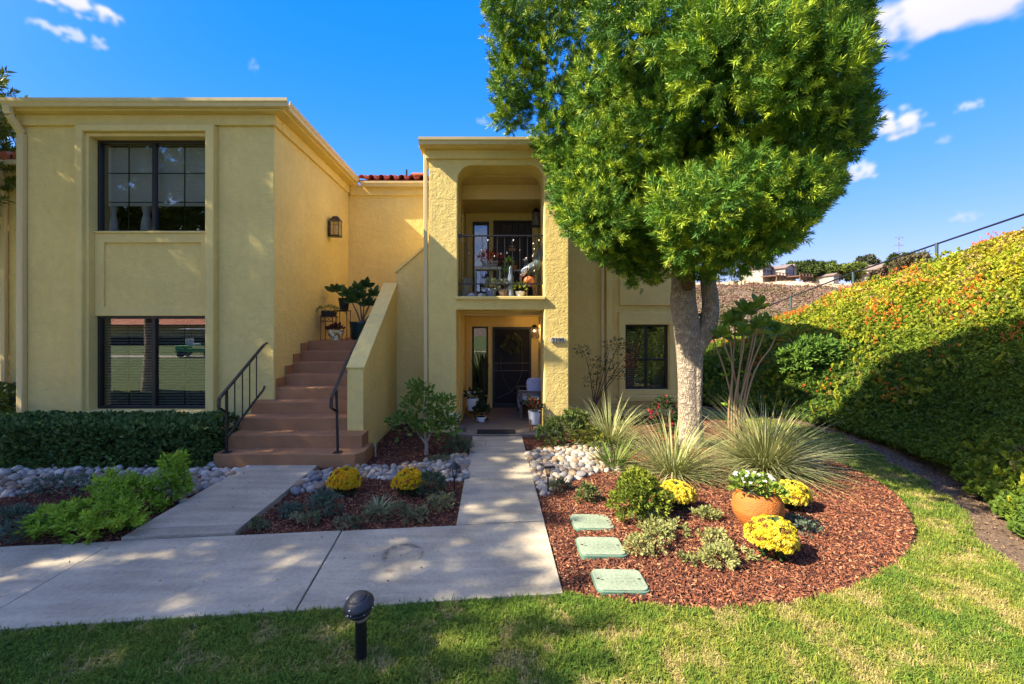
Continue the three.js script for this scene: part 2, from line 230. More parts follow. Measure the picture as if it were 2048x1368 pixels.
// ---------------------------------------------------------------- terrain
const hillFoot = table([[-16, 4.2], [0, 4.4], [3, 4.75], [4, 5.15], [5, 5.75], [6, 6.38], [7, 6.78], [8.4, 7.0], [9.6, 6.9], [11, 5.9], [13, 5.3], [20, 5.2], [34, 5.2]]);
const crestH = table([[2, 5.1], [5, 4.65], [9, 3.86], [13.3, 3.02], [15.8, 2.28], [18, 1.65], [22.5, 0.6], [27, 0.1]]);
const CREST = 11;
function hillY(x, z) {
  const d = -z, f = hillFoot(d), c = crestH(d);
  if (x < f) return -0.04;
  if (x > CREST) return Math.max(-0.5, c - (x - CREST) * 0.35);
  const t = (x - f) / (CREST - f);
  return c * Math.pow(t, 1.12) + 0.30 * fbm(x * 0.45, z * 0.45, 3) * sstep(t, 0, 0.2);
}
{ // the ground sheet out to the horizon, and the far hill across the valley
  const g = new THREE.PlaneGeometry(1600, 1600, 1, 1).rotateX(-Math.PI / 2).translate(0, -0.12, 0);
  struct('ground', worldUV(g), M.scrub);
  const NX = 70, NZ = 46, pos = [], idx = [], uv = [];
  const ridge = (x, z) => { const d = -z, t = sstep(d, 55, 150), k = sstep(d, 165, 260); return -0.3 + (16.4 + 2.2 * fbm(x * 0.012, 3.1, 3) - 0.012 * (x - 90)) * t + 3.0 * fbm(x * 0.035, z * 0.035, 4) * t * (1 - sstep(d, 128, 150)) - 6 * k; };
  scene.userData.ridge = ridge;
  for (let j = 0; j <= NZ; j++) for (let i = 0; i <= NX; i++) { const x = -220 + i * 9, z = -48 - j * 5; pos.push(x, ridge(x, z), z); uv.push(x, z); }
  for (let j = 0; j < NZ; j++) for (let i = 0; i < NX; i++) { const a = j * (NX + 1) + i, b = a + NX + 1; idx.push(a, a + 1, b, b, a + 1, b + 1); }
  const h = new THREE.BufferGeometry(); h.setAttribute('position', new THREE.Float32BufferAttribute(pos, 3)); h.setAttribute('uv', new THREE.Float32BufferAttribute(uv, 2)); h.setIndex(idx); h.computeVertexNormals();
  struct('far_hill', h, M.scrub);
  // scrub bushes on the far hill, sand along its brow
  const r = rngOf(31), list = [], lg = sprig(16, leaf(0.9, 0.5, 0.2, 0.1, true), 0.9, 1.35, 3), sand = [];
  for (let k = 0; k < 34000; k++) { const z = -50 - 105 * Math.sqrt(r()), x = -z * (0.38 + 0.75 * r()); const n = fbm(x * 0.03, z * 0.06, 3), y = ridge(x, z), d = -z; if (d > 124 && r() < 0.94) continue; const s = (0.18 + 0.34 * r()) * (d > 124 ? 1.2 : 1); list.push([placed(new THREE.Vector3(x, y - 0.1, z), new THREE.Vector3(r() - 0.5, 2, r() - 0.5).normalize(), r() * 6, s, s * 0.8), mixc(rgb(0.16, 0.095, 0.06), n + r() * 0.4 > 0.33 ? rgb(0.16, 0.15, 0.055) : rgb(0.30, 0.20, 0.13), 0.2 + 0.8 * r())]); }
  scatter(scene, 'dry_scrub', lg, S([1, 1, 1], 1, { side: THREE.DoubleSide }), list).userData.label = 'dry brown scrub covering the far hillside';
  const sp = [], si = []; for (let i = 0; i <= 60; i++) for (let j = 0; j <= 6; j++) { const x = 40 + i * 2.4, z = -123 - j * 5.2; sp.push(x, ridge(x, z) + 0.22 - (j === 0 ? 0.4 : 0), z); }
  for (let i = 0; i < 60; i++) for (let j = 0; j < 6; j++) { const a = i * 7 + j, b = a + 7; si.push(a, b, a + 1, a + 1, b, b + 1); }
  const sg = new THREE.BufferGeometry(); sg.setAttribute('position', new THREE.Float32BufferAttribute(sp, 3)); sg.setIndex(si); sg.computeVertexNormals();
  struct('sandy_brow', sg, S([0.50, 0.36, 0.20], 1, { side: THREE.DoubleSide }));
}
{ // the near hillside
  const pos = [], uv = [], idx = [], N = 44, K = 26;
  for (let j = 0; j <= N; j++) for (let i = 0; i <= K; i++) { const z = 16 - j * 1.2, f = hillFoot(-z), x = i <= 18 ? lerp(f, CREST, i / 18) : CREST + (i - 18) * 1.4; pos.push(x, i === 0 ? -0.09 : hillY(x, z), z); uv.push(x, z); }
  for (let j = 0; j < N; j++) for (let i = 0; i < K; i++) { const a = j * (K + 1) + i, b = a + K + 1; idx.push(a, a + 1, b, b, a + 1, b + 1); }
  const h = new THREE.BufferGeometry(); h.setAttribute('position', new THREE.Float32BufferAttribute(pos, 3)); h.setAttribute('uv', new THREE.Float32BufferAttribute(uv, 2)); h.setIndex(idx); h.computeVertexNormals();
  struct('hillside', h, M.hill);
}
// outlines on the ground, [x, z]
const walkTop = (x) => -(4.56 + 0.102 * (x + 0.38)), walkLow = (x) => -(3.41 + 0.104 * (x - 0.55));
const bedRight = [[0.565, walkLow(0.565) + 0.01], ...[[1185, 1192], [1300, 1205], [1400, 1213], [1500, 1210], [1600, 1197], [1700, 1172], [1770, 1143], [1815, 1105], [1830, 1070], [1822, 1035], [1795, 995], [1750, 965], [1690, 935], [1640, 915]].map((p) => gp(...p)), [5.2, -8.4], [4.85, -9.95], [1.6, -9.95], [1.6, -8.4], [1.06, -8.3], [0.565, -8.3]];
const bedMid = [[-2.56, walkTop(-2.56)], [-0.39, walkTop(-0.39)], [-0.39, -8.3], [-0.75, -8.3], [-0.75, -8.57], [-1.27, -8.58], [-1.3, -9.4], [-2.07, -9.4], [-2.0, -6.45], [-2.56, -6.39]];
const bedLeft = [[-3.63, walkTop(-3.63)], [-3.63, -6.39], [-4.12, -6.39], [-4.12, -7.6], [-9.5, -7.6], [-9.5, walkTop(-9.5)]];
const edgeLawn = (d) => hillFoot(d) - 0.50 - 0.1 * Math.sin(d * 2.1) + 0.12 * fbm(d * 1.7, 2.2, 3);
{
  const strip = [], lawn = [], far = 11.5;
  for (let d = -15; d <= far; d += 0.15) { strip.push([edgeLawn(d), -d]); lawn.push([edgeLawn(d) + 0.05, -d]); }
  const back = []; for (let d = far; d >= -15; d -= 0.5) back.push([hillFoot(d) + 0.25, -d]);
  struct('dirt_strip', slabXZ([...strip, ...back], -0.2, -0.028, 0), M.dirt);
  struct("lawn", slabXZ([[-70, 60], [4.3, 60], ...lawn, [-70, -far]], -0.2, -0.045, 0), M.lawn);
  const mound = (poly, name, res) => { // a slightly humped bed of mulch
    const [x0, x1, z0, z1] = boundsOf(poly), nx = Math.ceil((x1 - x0) / res), nz = Math.ceil((z1 - z0) / res), pos = [], uv = [], idx = [], id = {};
    const v = (i, j) => id[i + '_' + j] ??= (() => { const x = x0 + i * res, z = z0 + j * res; pos.push(x, mulchY(x, z), z); uv.push(x, z); return pos.length / 3 - 1; })();
    for (let j = 0; j < nz; j++) for (let i = 0; i < nx; i++) if (inPoly(x0 + (i + 0.5) * res, z0 + (j + 0.5) * res, poly)) idx.push(v(i, j), v(i, j + 1), v(i + 1, j), v(i + 1, j), v(i, j + 1), v(i + 1, j + 1));
    const g = new THREE.BufferGeometry(); g.setAttribute('position', new THREE.Float32BufferAttribute(pos, 3)); g.setAttribute('uv', new THREE.Float32BufferAttribute(uv, 2)); g.setIndex(idx); g.computeVertexNormals();
    struct(name, g, M.mulch);
  };
  for (const [poly, res] of [[bedRight, 0.06], [bedMid, 0.05], [bedLeft, 0.06]]) mound(poly, 'mulch_bed', res);
}
function mulchY(x, z) { return -0.025 + 0.05 * sstep(x, 0.6, 1.6) * sstep(-z, 3.4, 4.6) + 0.022 * fbm(x * 2.2, z * 2.2, 3); }

// ---------------------------------------------------------------- paving
{
  const walk = struct('sidewalk');
  const cuts = [[-14, -14], [-8.2, -7.4], [-3.66, -2.92 - 0.9], [-1.60, -1.52], [0.555, 0.555]];   // [x on the house edge, x on the lawn edge] of each joint
  cuts[2] = [gp(225, 1086)[0], gp(-10, 1222)[0]]; cuts[3] = [gp(681, 1064)[0], gp(598, 1210)[0]];
  for (let i = 0; i < 4; i++) { const [a, b] = cuts[i], [c, d] = cuts[i + 1], g = 0.006; part(walk, 'slab', slabXZ([[a + g, walkTop(a)], [b + g, walkLow(b)], [d - (i < 3 ? g : 0), walkLow(d)], [c - (i < 3 ? g : 0), walkTop(c)]], -0.1, 0.0 - 0.004 * (i % 2), 0.006), M.concrete); }
  const p = struct('front_path'), z1 = gp(1000, 1049)[1];
  const y = (z) => z;
  [[walkTop(0.1) - 0.004, -6.02], [-6.032, -7.2], [-7.212, -8.18]].forEach(([a, b], i) => part(p, 'slab', slabXZ(i === 0 ? [[-0.38, walkTop(-0.38) - 0.008], [0.555, walkTop(0.555) - 0.008], [0.555, b], [-0.38, b]] : [[-0.38, a], [0.555, a], [0.555, b], [-0.38, b]], -0.1, 0.004, 0.006), M.concrete));
  const s = struct('stair_path');
  part(s, 'slab', slabXZ([[-3.62, walkTop(-3.62) - 0.17], [-2.575, walkTop(-2.575) - 0.17], [-2.575, -6.4], [-3.62, -6.4]], -0.1, 0.035, 0.006), M.concrete);
  part(s, 'aggregate_edge', slabXZ([[-3.62, walkTop(-3.62) - 0.004], [-2.575, walkTop(-2.575) - 0.004], [-2.575, walkTop(-2.575) - 0.168], [-3.62, walkTop(-3.62) - 0.168]], -0.1, 0.034, 0.014), M.aggregate);
  const l = struct('porch_floor');
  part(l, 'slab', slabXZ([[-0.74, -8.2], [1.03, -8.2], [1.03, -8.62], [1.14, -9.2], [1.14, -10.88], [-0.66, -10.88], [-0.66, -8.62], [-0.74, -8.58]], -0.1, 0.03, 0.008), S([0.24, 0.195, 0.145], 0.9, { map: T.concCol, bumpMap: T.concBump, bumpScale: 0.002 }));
}
// ---------------------------------------------------------------- the building
const house = thing('apartment_building', 'two storey cream stucco apartment building with balcony, porch and outside stair', 'building');
{
  const B = house, wall = (geo, n = 'wall') => part(B, n, geo, M.stucco);
  const xl = -8.30, xr = -3.85, zf = -7.65, zb = -11.6;
  // ---- left block
  const fs = rect(xl, xr, -0.1, 5.83); fs.holes.push(rect(-7.13, -4.98, 0.58, 5.46, 1));
  wall(slabXY(fs, zf - 0.3, zf, 0.018));
  wall(bx(xr - 0.3, xr - 0.003, -0.1, 5.83, zf - 0.29, -14.5)); wall(bx(xl + 0.003, xl + 0.3, -0.1, 5.83, zf - 0.29, -14.5));
  const ring = (o, h, z0, z1, n, bev = 0.018) => { const s = rect(...o); s.holes.push(rect(...h, 1)); part(B, n, slabXY(s, z0, z1, bev), M.trim); };
  ring([-7.24, -4.83, 0.46, 5.575], [-7.11, -4.98, 0.60, 5.462], zf + 0.002, -7.51, 'window_surround');
  ring([-7.13, -4.978, 0.54, 5.458], [-7.06, -5.02, 0.605, 5.40], -7.78, -7.585, 'window_surround', 0.008);
  const mid = rect(-7.06, -5.02, 2.26, 3.73); mid.holes.push(rect(-6.90, -5.17, 2.42, 3.56, 1));
  part(B, 'panel_frame', slabXY(mid, -7.86, -7.70, 0.01), M.trim);
  part(B, 'panel', bx(-6.92, -5.15, 2.40, 3.58, -7.9, -7.735), M.stucco);
  part(B, 'sill', bx(-7.05, -5.03, 3.728, 3.765, -7.82, -7.675, 0.008), M.trim);
  { const s = new THREE.Shape(); s.moveTo(zf + 0.01, 0.60); s.lineTo(-7.53, 0.585); s.lineTo(-7.20, 0.34); s.lineTo(-7.17, 0.0); s.lineTo(zf + 0.01, 0); s.closePath(); const g = new THREE.ExtrudeGeometry(s, { depth: 2.62, bevelEnabled: true, bevelSize: 0.012, bevelThickness: 0.012, bevelSegments: 1 }); g.rotateY(-Math.PI / 2); part(B, 'sill_apron', worldUV(g.translate(-4.70, 0, 0)), M.trim); }
  // ---- stairwell back wall, body of the building behind, right wing
  wall(bx(xr - 0.002, -1.25, -0.1, 5.70, zb, zb - 0.3));
  const wf = -10.0, ws = rect(1.5, 4.55, -0.1, 5.4); ws.holes.push(rect(3.06, 4.05, 0.62, 2.105, 1), rect(3.06, 4.05, 3.45, 4.9, 1));
  wall(slabXY(ws, wf - 0.3, wf, 0.018));
  wall(bx(4.25, 4.547, -0.1, 5.4, wf - 0.29, -14.5)); wall(bx(-8.2, 4.5, -0.1, 5.3, -14.5, -14.8));
  const wring = (o, h, z0, z1, n) => ring(o, h, z0, z1, n, 0.014);
  wring([2.60, 4.50, 0.30, 5.1], [2.74, 4.38, 0.42, 4.98], wf + 0.002, wf + 0.11, 'window_surround');
  wring([2.90, 4.21, 0.50, 2.40], [3.05, 4.06, 0.615, 2.11], wf + 0.003, wf + 0.06, 'window_surround');
  part(B, 'panel', bx(2.92, 4.2, 2.55, 3.2, wf + 0.002, wf + 0.05, 0.012), M.trim);
  part(B, 'sill', bx(2.86, 4.25, 0.36, 0.50, wf + 0.004, wf + 0.16, 0.02), M.trim);
  part(B, 'siding_board', bx(2.62, 4.5, 0.205, 0.295, wf + 0.004, wf + 0.075, 0.01), M.trim); part(B, 'siding_board', bx(2.62, 4.5, 0.02, 0.19, wf + 0.004, wf + 0.09, 0.01), M.trim);
  // ---- porch tower
  const tf = -8.6, tb = -10.9, ts = rect(-1.27, 1.516, -0.1, 5.62);
  const arch = new THREE.Path(), ax0 = -0.69, ax1 = 1.02, ay0 = 2.635, ay1 = 5.27, rr = 0.30;
  arch.moveTo(ax0, ay0); arch.lineTo(ax1, ay0); arch.lineTo(ax1, ay1 - rr); arch.absarc(ax1 - rr, ay1 - rr, rr, 0, Math.PI / 2, false); arch.lineTo(ax0 + rr, ay1); arch.absarc(ax0 + rr, ay1 - rr, rr, Math.PI / 2, Math.PI, false); arch.closePath();
  const pd = new THREE.Path(); pd.moveTo(-0.715, -0.1); pd.lineTo(1.02, -0.1); pd.lineTo(1.02, 2.40); pd.lineTo(-0.715, 2.40); pd.closePath();
  const T2 = new THREE.Shape(); [[-1.27, -0.1], [-0.715, -0.1], [-0.715, 2.40], [1.02, 2.40], [1.02, -0.1], [1.516, -0.1], [1.516, 5.62], [-1.27, 5.62]].forEach(([x, y], i) => i ? T2.lineTo(x, y) : T2.moveTo(x, y)); T2.closePath(); T2.holes.push(arch);
  wall(slabXY(T2, tf - 0.6, tf, 0.022));
  wall(bx(-1.267, -0.68, -0.1, 5.62, tf - 0.603, -11.9)); wall(bx(1.15, 1.513, -0.1, 5.62, tf - 0.603, -11.9));
  part(B, 'ledge', bx(-0.735, 1.045, 2.605, 2.668, tf - 0.1, tf + 0.055, 0.01), M.trim); 
  part(B, 'balcony_floor', bx(-0.679, 1.149, 2.36, 2.64, tf - 0.604, tb + 0.002), M.ceil);
  part(B, 'ceiling', bx(-0.678, 1.148, 5.25, 5.4, tf - 0.604, -9.72), M.ceil); part(B, 'ceiling_beam', bx(-0.677, 1.147, 4.91, 5.24, -9.70, tb + 0.004), M.ceil);
  part(B, 'ceiling', bx(-0.677, 1.147, 2.305, 2.356, -9.35, tb + 0.004), M.ceil);
  // back wall of porch and balcony, with two door and two side window openings
  const bs = rect(-0.678, 1.148, 0.0, 5.2); bs.holes.push(rect(0.0, 0.97, 0.03, 2.05, 1), rect(-0.515, -0.11, 0.33, 2.06, 1), rect(0.02, 1.0, 2.66, 4.73, 1), rect(-0.50, -0.09, 2.9, 4.70, 1));
  part(B, 'wall', slabXY(bs, tb - 0.2, tb, 0.008), M.trim);
  part(B, 'side_panel', bx(-0.682, -0.655, 0.03, 2.2, -9.45, -10.3, 0.01), M.trim); part(B, 'side_panel', bx(-0.682, -0.655, 2.66, 4.6, -9.75, -10.5, 0.01), M.trim);
  part(B, 'side_panel', bx(1.10, 1.155, 0.03, 2.29, -9.9, -10.4, 0.01), M.trim); part(B, 'post', bx(1.06, 1.152, 0.03, 2.30, -9.22, -9.42, 0.01), M.trim);
  // ---- cornices, gutters, roofs
  const band = (x0, x1, y0, y1, z0, z1) => part(B, 'cornice', bx(x0, x1, y0, y1, z0, z1, 0.012), M.trim);
  const gutX = (x0, x1, yt, zo, n = 'gutter') => { const s = new THREE.Shape(); [[0.02, -0.13], [0.085, -0.125], [0.10, -0.075], [0.125, -0.05], [0.13, 0], [0.118, 0], [0.11, -0.04], [0.02, -0.10], [0, -0.10], [0, -0.13]].forEach(([a, b], i) => i ? s.lineTo(a, b) : s.moveTo(a, b)); s.closePath(); const g = new THREE.ExtrudeGeometry(s, { depth: x1 - x0, bevelEnabled: false }); g.rotateY(-Math.PI / 2).scale(1, 1, 1); g.translate(0, 0, 0); const q = worldUV(g); q.applyMatrix4(new THREE.Matrix4().makeTranslation(x1, yt, zo)); return part(B, n, q, M.gutter); };
  const gutZ = (z0, z1, yt, xo) => { const s = new THREE.Shape(); [[0.02, -0.13], [0.085, -0.125], [0.10, -0.075], [0.125, -0.05], [0.13, 0], [0.118, 0], [0.11, -0.04], [0.02, -0.10], [0, -0.10], [0, -0.13]].forEach(([a, b], i) => i ? s.lineTo(a, b) : s.moveTo(a, b)); s.closePath(); const g = new THREE.ExtrudeGeometry(s, { depth: z0 - z1, bevelEnabled: false }); g.translate(xo, yt, z1); return part(B, 'gutter', worldUV(g), M.gutter); };
  band(xl - 0.05, xr + 0.05, 5.60, 5.79, zf - 0.2, zf + 0.055); band(xr - 0.1, xr + 0.052, 5.603, 5.793, zf - 0.21, zb + 0.05);
  band(xr + 0.06, -1.30, 5.55, 5.80, zb - 0.1, zb + 0.06);
  band(-1.32, 1.566, 5.38, 5.555, tf - 0.3, tf + 0.05); band(1.57, 4.60, 5.15, 5.33, wf - 0.2, wf + 0.05);
  part(B, 'soffit', bx(xl - 0.06, xr + 0.25, 5.79, 5.83, zf - 0.1, -7.47), M.trim); part(B, 'soffit', bx(xr + 0.001, xr + 0.24, 5.793, 5.833, zf - 0.11, zb + 0.03), M.trim);
  gutX(xl - 0.06, xr + 0.37, 5.95, -7.47); gutZ(-7.47, zb + 0.20, 5.95, xr + 0.24); gutX(xr + 0.38, -1.3, 5.87, zb + 0.12);
  part(B, 'soffit', bx(-1.42, 1.66, 5.555, 5.59, tf - 0.2, -8.42), M.trim); gutX(-1.42, 1.66, 5.70, -8.42); part(B, 'fascia', bx(-1.43, -1.40, 5.56, 5.70, -8.43, -11.3), M.gutter); part(B, 'soffit', bx(-1.40, -1.28, 5.557, 5.591, tf - 0.21, -11.3), M.trim);
  gutX(1.7, 4.62, 5.47, -9.76); part(B, 'soffit', bx(1.67, 4.60, 5.31, 5.35, wf - 0.1, -9.76), M.trim);
  part(B, 'roof', bx(xl, xr + 0.24, 5.835, 5.90, -7.47, -14.6), M.gutter); part(B, 'roof', bx(-1.40, 1.64, 5.62, 5.66, -8.43, -11.9), M.gutter);
  // tiled roof over the middle and the right wing
  const roofPlane = (x0, x1, ye, ze, name) => { const L = 4.2, a = 0.30, g = worldUV(new THREE.BoxGeometry(x1 - x0, 0.06, L).translate(0, -0.05, -L / 2).rotateX(a).translate((x0 + x1) / 2, ye, ze)); const rp = part(B, name, g, M.tile[2]); return [L, a]; };
  const barrel = (() => { const P = [], n = 8, rad = 0.088, L = 0.44; const row = (i, k) => { const a = Math.PI * i / n; return [-Math.cos(a) * rad * (k ? 0.86 : 1), Math.sin(a) * rad * 0.95 * (k ? 0.86 : 1), k ? -L : 0]; }, inn = (i, k) => { const [x, y, z] = row(i, k); return [x * 0.84, y * 0.84 - 0.001, z]; };
    for (let i = 0; i < n; i++) { P.push(...row(i, 0), ...row(i + 1, 1), ...row(i + 1, 0), ...row(i, 0), ...row(i, 1), ...row(i + 1, 1)); P.push(...row(i, 0), ...row(i + 1, 0), ...inn(i + 1, 0), ...row(i, 0), ...inn(i + 1, 0), ...inn(i, 0)); P.push(...inn(i, 0), ...inn(i + 1, 0), ...inn(i + 1, 1), ...inn(i, 0), ...inn(i + 1, 1), ...inn(i, 1)); } return rawGeo(P); })();
  const pan = (() => { const P = [], n = 5, rad = 0.075, L = 0.44; const row = (i, k) => { const a = Math.PI * i / n; return [-Math.cos(a) * rad, 0.045 - Math.sin(a) * rad * 0.75, k ? -L : 0]; }; for (let i = 0; i < n; i++) P.push(...row(i, 0), ...row(i + 1, 0), ...row(i + 1, 1), ...row(i, 0), ...row(i + 1, 1), ...row(i, 1)); return rawGeo(P); })();
  const tiles = (x0, x1, ye, ze, rows) => { const [L, a] = roofPlane(x0, x1, ye, ze, 'roof'), r = rngOf(8 + Math.round(x0 * 10)); for (let j = 0; j < rows; j++) for (let x = x0 + 0.12, i = 0; x < x1; x += 0.262, i++) for (const k of [0, 1]) { const m = part(B, 'roof_tile', k ? pan : barrel, M.tile[Math.floor(r() * 3)]); const s = j * 0.36 - 0.06; m.position.set(x + (k ? 0.131 : 0) + (r() - 0.5) * 0.012, ye + s * Math.sin(a) + (k ? 0.0 : 0.035), ze - s * Math.cos(a)); m.rotation.x = a - 0.03; m.rotation.y = (r() - 0.5) * 0.04; } };
  tiles(xr + 0.3, -1.46, 5.93, zb + 0.20, 5); tiles(1.72, 4.60, 5.51, -9.68, 6);
  part(B, 'roof', bx(-3.9, 4.5, 5.41, 5.5, -11.95, -14.7), M.gutter);
  part(B, 'vent_pipe', bar([-2.36, 6.0, -11.9], [-2.36, 6.36, -11.9], 0.028, 10), M.iron);
  const tv = part(B, 'roof_vent', [bx(-2.12, -1.92, 5.95, 6.22, -12.0, -12.15, 0.02)], M.tile[1]); part(tv, 'vent_cap', bx(-2.24, -1.80, 6.22, 6.29, -11.93, -12.22, 0.02), M.tile[1]);
  // ---- downspouts
  const pipe = (pts, w = 0.075) => part(B, 'downspout', pts.slice(1).map((p, i) => flat(pts[i], p, w, w * 0.8)), M.gutter);
  pipe([[-8.27, 5.84, -7.40], [-8.27, 5.70, -7.42], [-8.245, 5.45, -7.60], [-8.245, 0.05, -7.60]], 0.115);
  pipe([[-1.33, 5.50, -8.62], [-1.325, 0.1, -8.62]], 0.075);
  pipe([[2.52, 5.45, -9.94], [2.52, 0.1, -9.94]], 0.07);
  // ---- stair side wall with sloping cap, upper parapet
  const sw = new THREE.Shape(); [[7.02, -0.1], [7.02, 1.37], [9.45, 2.97], [9.45, -0.1]].forEach(([d, y], i) => i ? sw.lineTo(d, y) : sw.moveTo(d, y)); sw.closePath();
  const swg = new THREE.ExtrudeGeometry(sw, { depth: 0.24, bevelEnabled: true, bevelSize: 0.012, bevelThickness: 0.012, bevelOffset: -0.012, bevelSegments: 2 }); swg.rotateY(Math.PI / 2); part(B, 'stair_wall', worldUV(swg.translate(-2.34, 0, 0)), M.stucco);
  { const L = Math.hypot(2.43, 1.6), g = new RoundedBoxGeometry(0.30, 0.07, L, 2, 0.015).rotateX(Math.atan2(1.6, 2.43)).translate(-2.22, 2.19, -8.235); part(B, 'wall_cap', worldUV(g), M.stucco); }
  const up = new THREE.Shape(); [[-2.36, 1.6], [-1.25, 1.6], [-1.25, 4.0], [-2.10, 3.28], [-2.36, 3.05]].forEach(([x, y], i) => i ? up.lineTo(x, y) : up.moveTo(x, y)); up.closePath();
  const up2 = new THREE.Shape(); [[-2.095, -0.1], [-1.28, -0.1], [-1.28, 3.94], [-2.095, 3.24]].forEach(([x, y], i) => i ? up2.lineTo(x, y) : up2.moveTo(x, y)); up2.closePath();
  part(B, 'parapet', slabXY(up2, -9.69, -9.45, 0.01), M.stucco);
  { const L = Math.hypot(0.86, 0.74), g = new RoundedBoxGeometry(L, 0.06, 0.32, 2, 0.012).rotateZ(Math.atan2(0.70, 0.815)).translate(-1.70, 3.61, -9.57); part(B, 'wall_cap', worldUV(g), M.stucco); }
  // ---- windows
  const slat = (w) => new THREE.BoxGeometry(w, 0.004, 0.044).rotateX(0.5);
  function window_(x0, x1, y0, y1, z, o) {
    const w = grp(B, 'window'), f = 0.045, zb2 = z - 0.10, mx = o.single ? null : (x0 + x1) / 2 + (o.mid ?? 0);
    part(w, 'frame', [bx(x0, x0 + f, y0, y1, zb2, z, 0.006), bx(x1 - f, x1, y0, y1, zb2, z, 0.006), bx(x0 + f, x1 - f, y1 - f, y1, zb2, z, 0.006), bx(x0 + f, x1 - f, y0, y0 + f, zb2, z, 0.006), ...(mx ? [bx(mx - 0.03, mx + 0.03, y0 + f, y1 - f, zb2 + 0.02, z - 0.004, 0.006)] : []), ...(o.rail ? [bx(x0 + f, x1 - f, o.rail - 0.025, o.rail + 0.025, zb2 + 0.02, z - 0.004, 0.006)] : [])], M.winFrame);
    const panes = o.rail ? [[x0 + f, x1 - f, y0 + f, o.rail - 0.025], [x0 + f, x1 - f, o.rail + 0.025, y1 - f]] : mx ? [[x0 + f, mx - 0.03, y0 + f, y1 - f], [mx + 0.03, x1 - f, y0 + f, y1 - f]] : [[x0 + f, x1 - f, y0 + f, y1 - f]];
    for (const [a, b, c, d] of panes) {
      part(w, 'pane', bx(a, b, c, d, z - 0.05, z - 0.052), o.pane ?? M.pane);
      const mv = o.mv ?? 0, mh = o.mh ?? 0;
      for (let i = 1; i <= mv; i++) { const x = lerp(a, b, i / (mv + 1)); part(w, 'muntin', bx(x - 0.008, x + 0.008, c, d, z - 0.064, z - 0.076), M.winFrame); }
      for (let i = 1; i <= mh; i++) { const y = lerp(c, d, i / (mh + 1)); part(w, 'muntin', bx(a, b, y - 0.008, y + 0.008, z - 0.063, z - 0.077), M.winFrame); }
    }
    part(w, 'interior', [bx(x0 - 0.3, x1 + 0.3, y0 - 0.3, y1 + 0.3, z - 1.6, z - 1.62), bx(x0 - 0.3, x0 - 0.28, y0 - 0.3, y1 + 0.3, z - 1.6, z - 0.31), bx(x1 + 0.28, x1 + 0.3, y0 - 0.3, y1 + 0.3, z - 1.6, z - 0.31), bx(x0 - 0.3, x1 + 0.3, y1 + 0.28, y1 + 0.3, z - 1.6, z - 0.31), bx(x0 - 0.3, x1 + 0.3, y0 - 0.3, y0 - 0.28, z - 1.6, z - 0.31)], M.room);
    if (o.slats) { const g = slat(x1 - x0 - 2 * f), n = Math.floor((y1 - y0 - 0.1) / o.slats); for (let i = 0; i < n; i++) { const m = part(w, 'blind_slat', g, o.slatM ?? M.blindDark); m.position.set((x0 + x1) / 2, y0 + 0.07 + i * o.slats, z - 0.15); } for (const t of [0.25, 0.75]) part(w, 'blind_cord', bar([lerp(x0, x1, t), y0 + 0.05, z - 0.125], [lerp(x0, x1, t), y1 - 0.05, z - 0.125], 0.002, 4), M.blindPale); }
    return w;
  }
  const wu = window_(-7.06, -5.02, 3.745, 5.40, -7.755, { mv: 1, mh: 2, mid: -0.02 });
  { const zig = []; const n = 40, y0 = 4.27, y1 = 5.34; for (let i = 0; i < n; i++) { const a = lerp(y0, y1, i / n), b = lerp(y0, y1, (i + 1) / n), m = lerp(a, b, 0.8); zig.push([-7.01, a, -7.93, -5.06, m, -7.915], [-7.01, m, -7.915, -5.06, b, -7.93]); }
    const P = []; zig.forEach(([x0, y0_, z0, x1, y1_, z1]) => P.push(x0, y0_, z0, x1, y0_, z0, x1, y1_, z1, x0, y0_, z0, x1, y1_, z1, x0, y1_, z1)); part(wu, 'pleated_blind', rawGeo(P), S([0.80, 0.79, 0.74], 0.8, { side: THREE.DoubleSide }));
    for (const [x, s] of [[-6.95, 0.7], [-6.35, 1], [-5.16, 1]]) part(wu, 'curtain', tube([[x, 4.27, -7.97], [x, 4.12, -7.97], [x, 3.95, -7.97], [x, 3.7, -7.97]], [0.085 * s, 0.055 * s, 0.09 * s, 0.11 * s], 14, 4, 0.25, x), M.curtain); }
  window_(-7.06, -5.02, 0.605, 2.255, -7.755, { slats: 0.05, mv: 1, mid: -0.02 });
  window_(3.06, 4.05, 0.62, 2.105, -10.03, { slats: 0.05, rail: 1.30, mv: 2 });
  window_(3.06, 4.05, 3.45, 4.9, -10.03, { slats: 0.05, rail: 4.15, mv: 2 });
  // side windows beside the doors
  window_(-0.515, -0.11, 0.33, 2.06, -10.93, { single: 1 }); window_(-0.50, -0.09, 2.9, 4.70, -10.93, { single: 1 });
  // ---- doors
  const d1 = grp(B, 'security_door');
  part(d1, 'frame', [bx(0.0, 0.055, 0.03, 2.05, -10.99, -10.87, 0.006), bx(0.915, 0.97, 0.03, 2.05, -10.99, -10.87, 0.006), bx(0.055, 0.915, 1.99, 2.05, -10.99, -10.87, 0.006), bx(0.055, 0.915, 0.03, 0.14, -10.99, -10.88, 0.006)], S([0.012, 0.02, 0.016], 0.5));
  part(d1, 'mesh_screen', bx(0.056, 0.914, 0.141, 1.989, -10.955, -10.945), S([0.006, 0.006, 0.006], 0.75));
  const bars = S([0.16, 0.14, 0.11], 0.35, { metalness: 0.4 });
  for (const y of [0.95, 1.14]) part(d1, 'crossbar', bar([0.055, y, -10.925], [0.915, y, -10.925], 0.009, 6), bars);
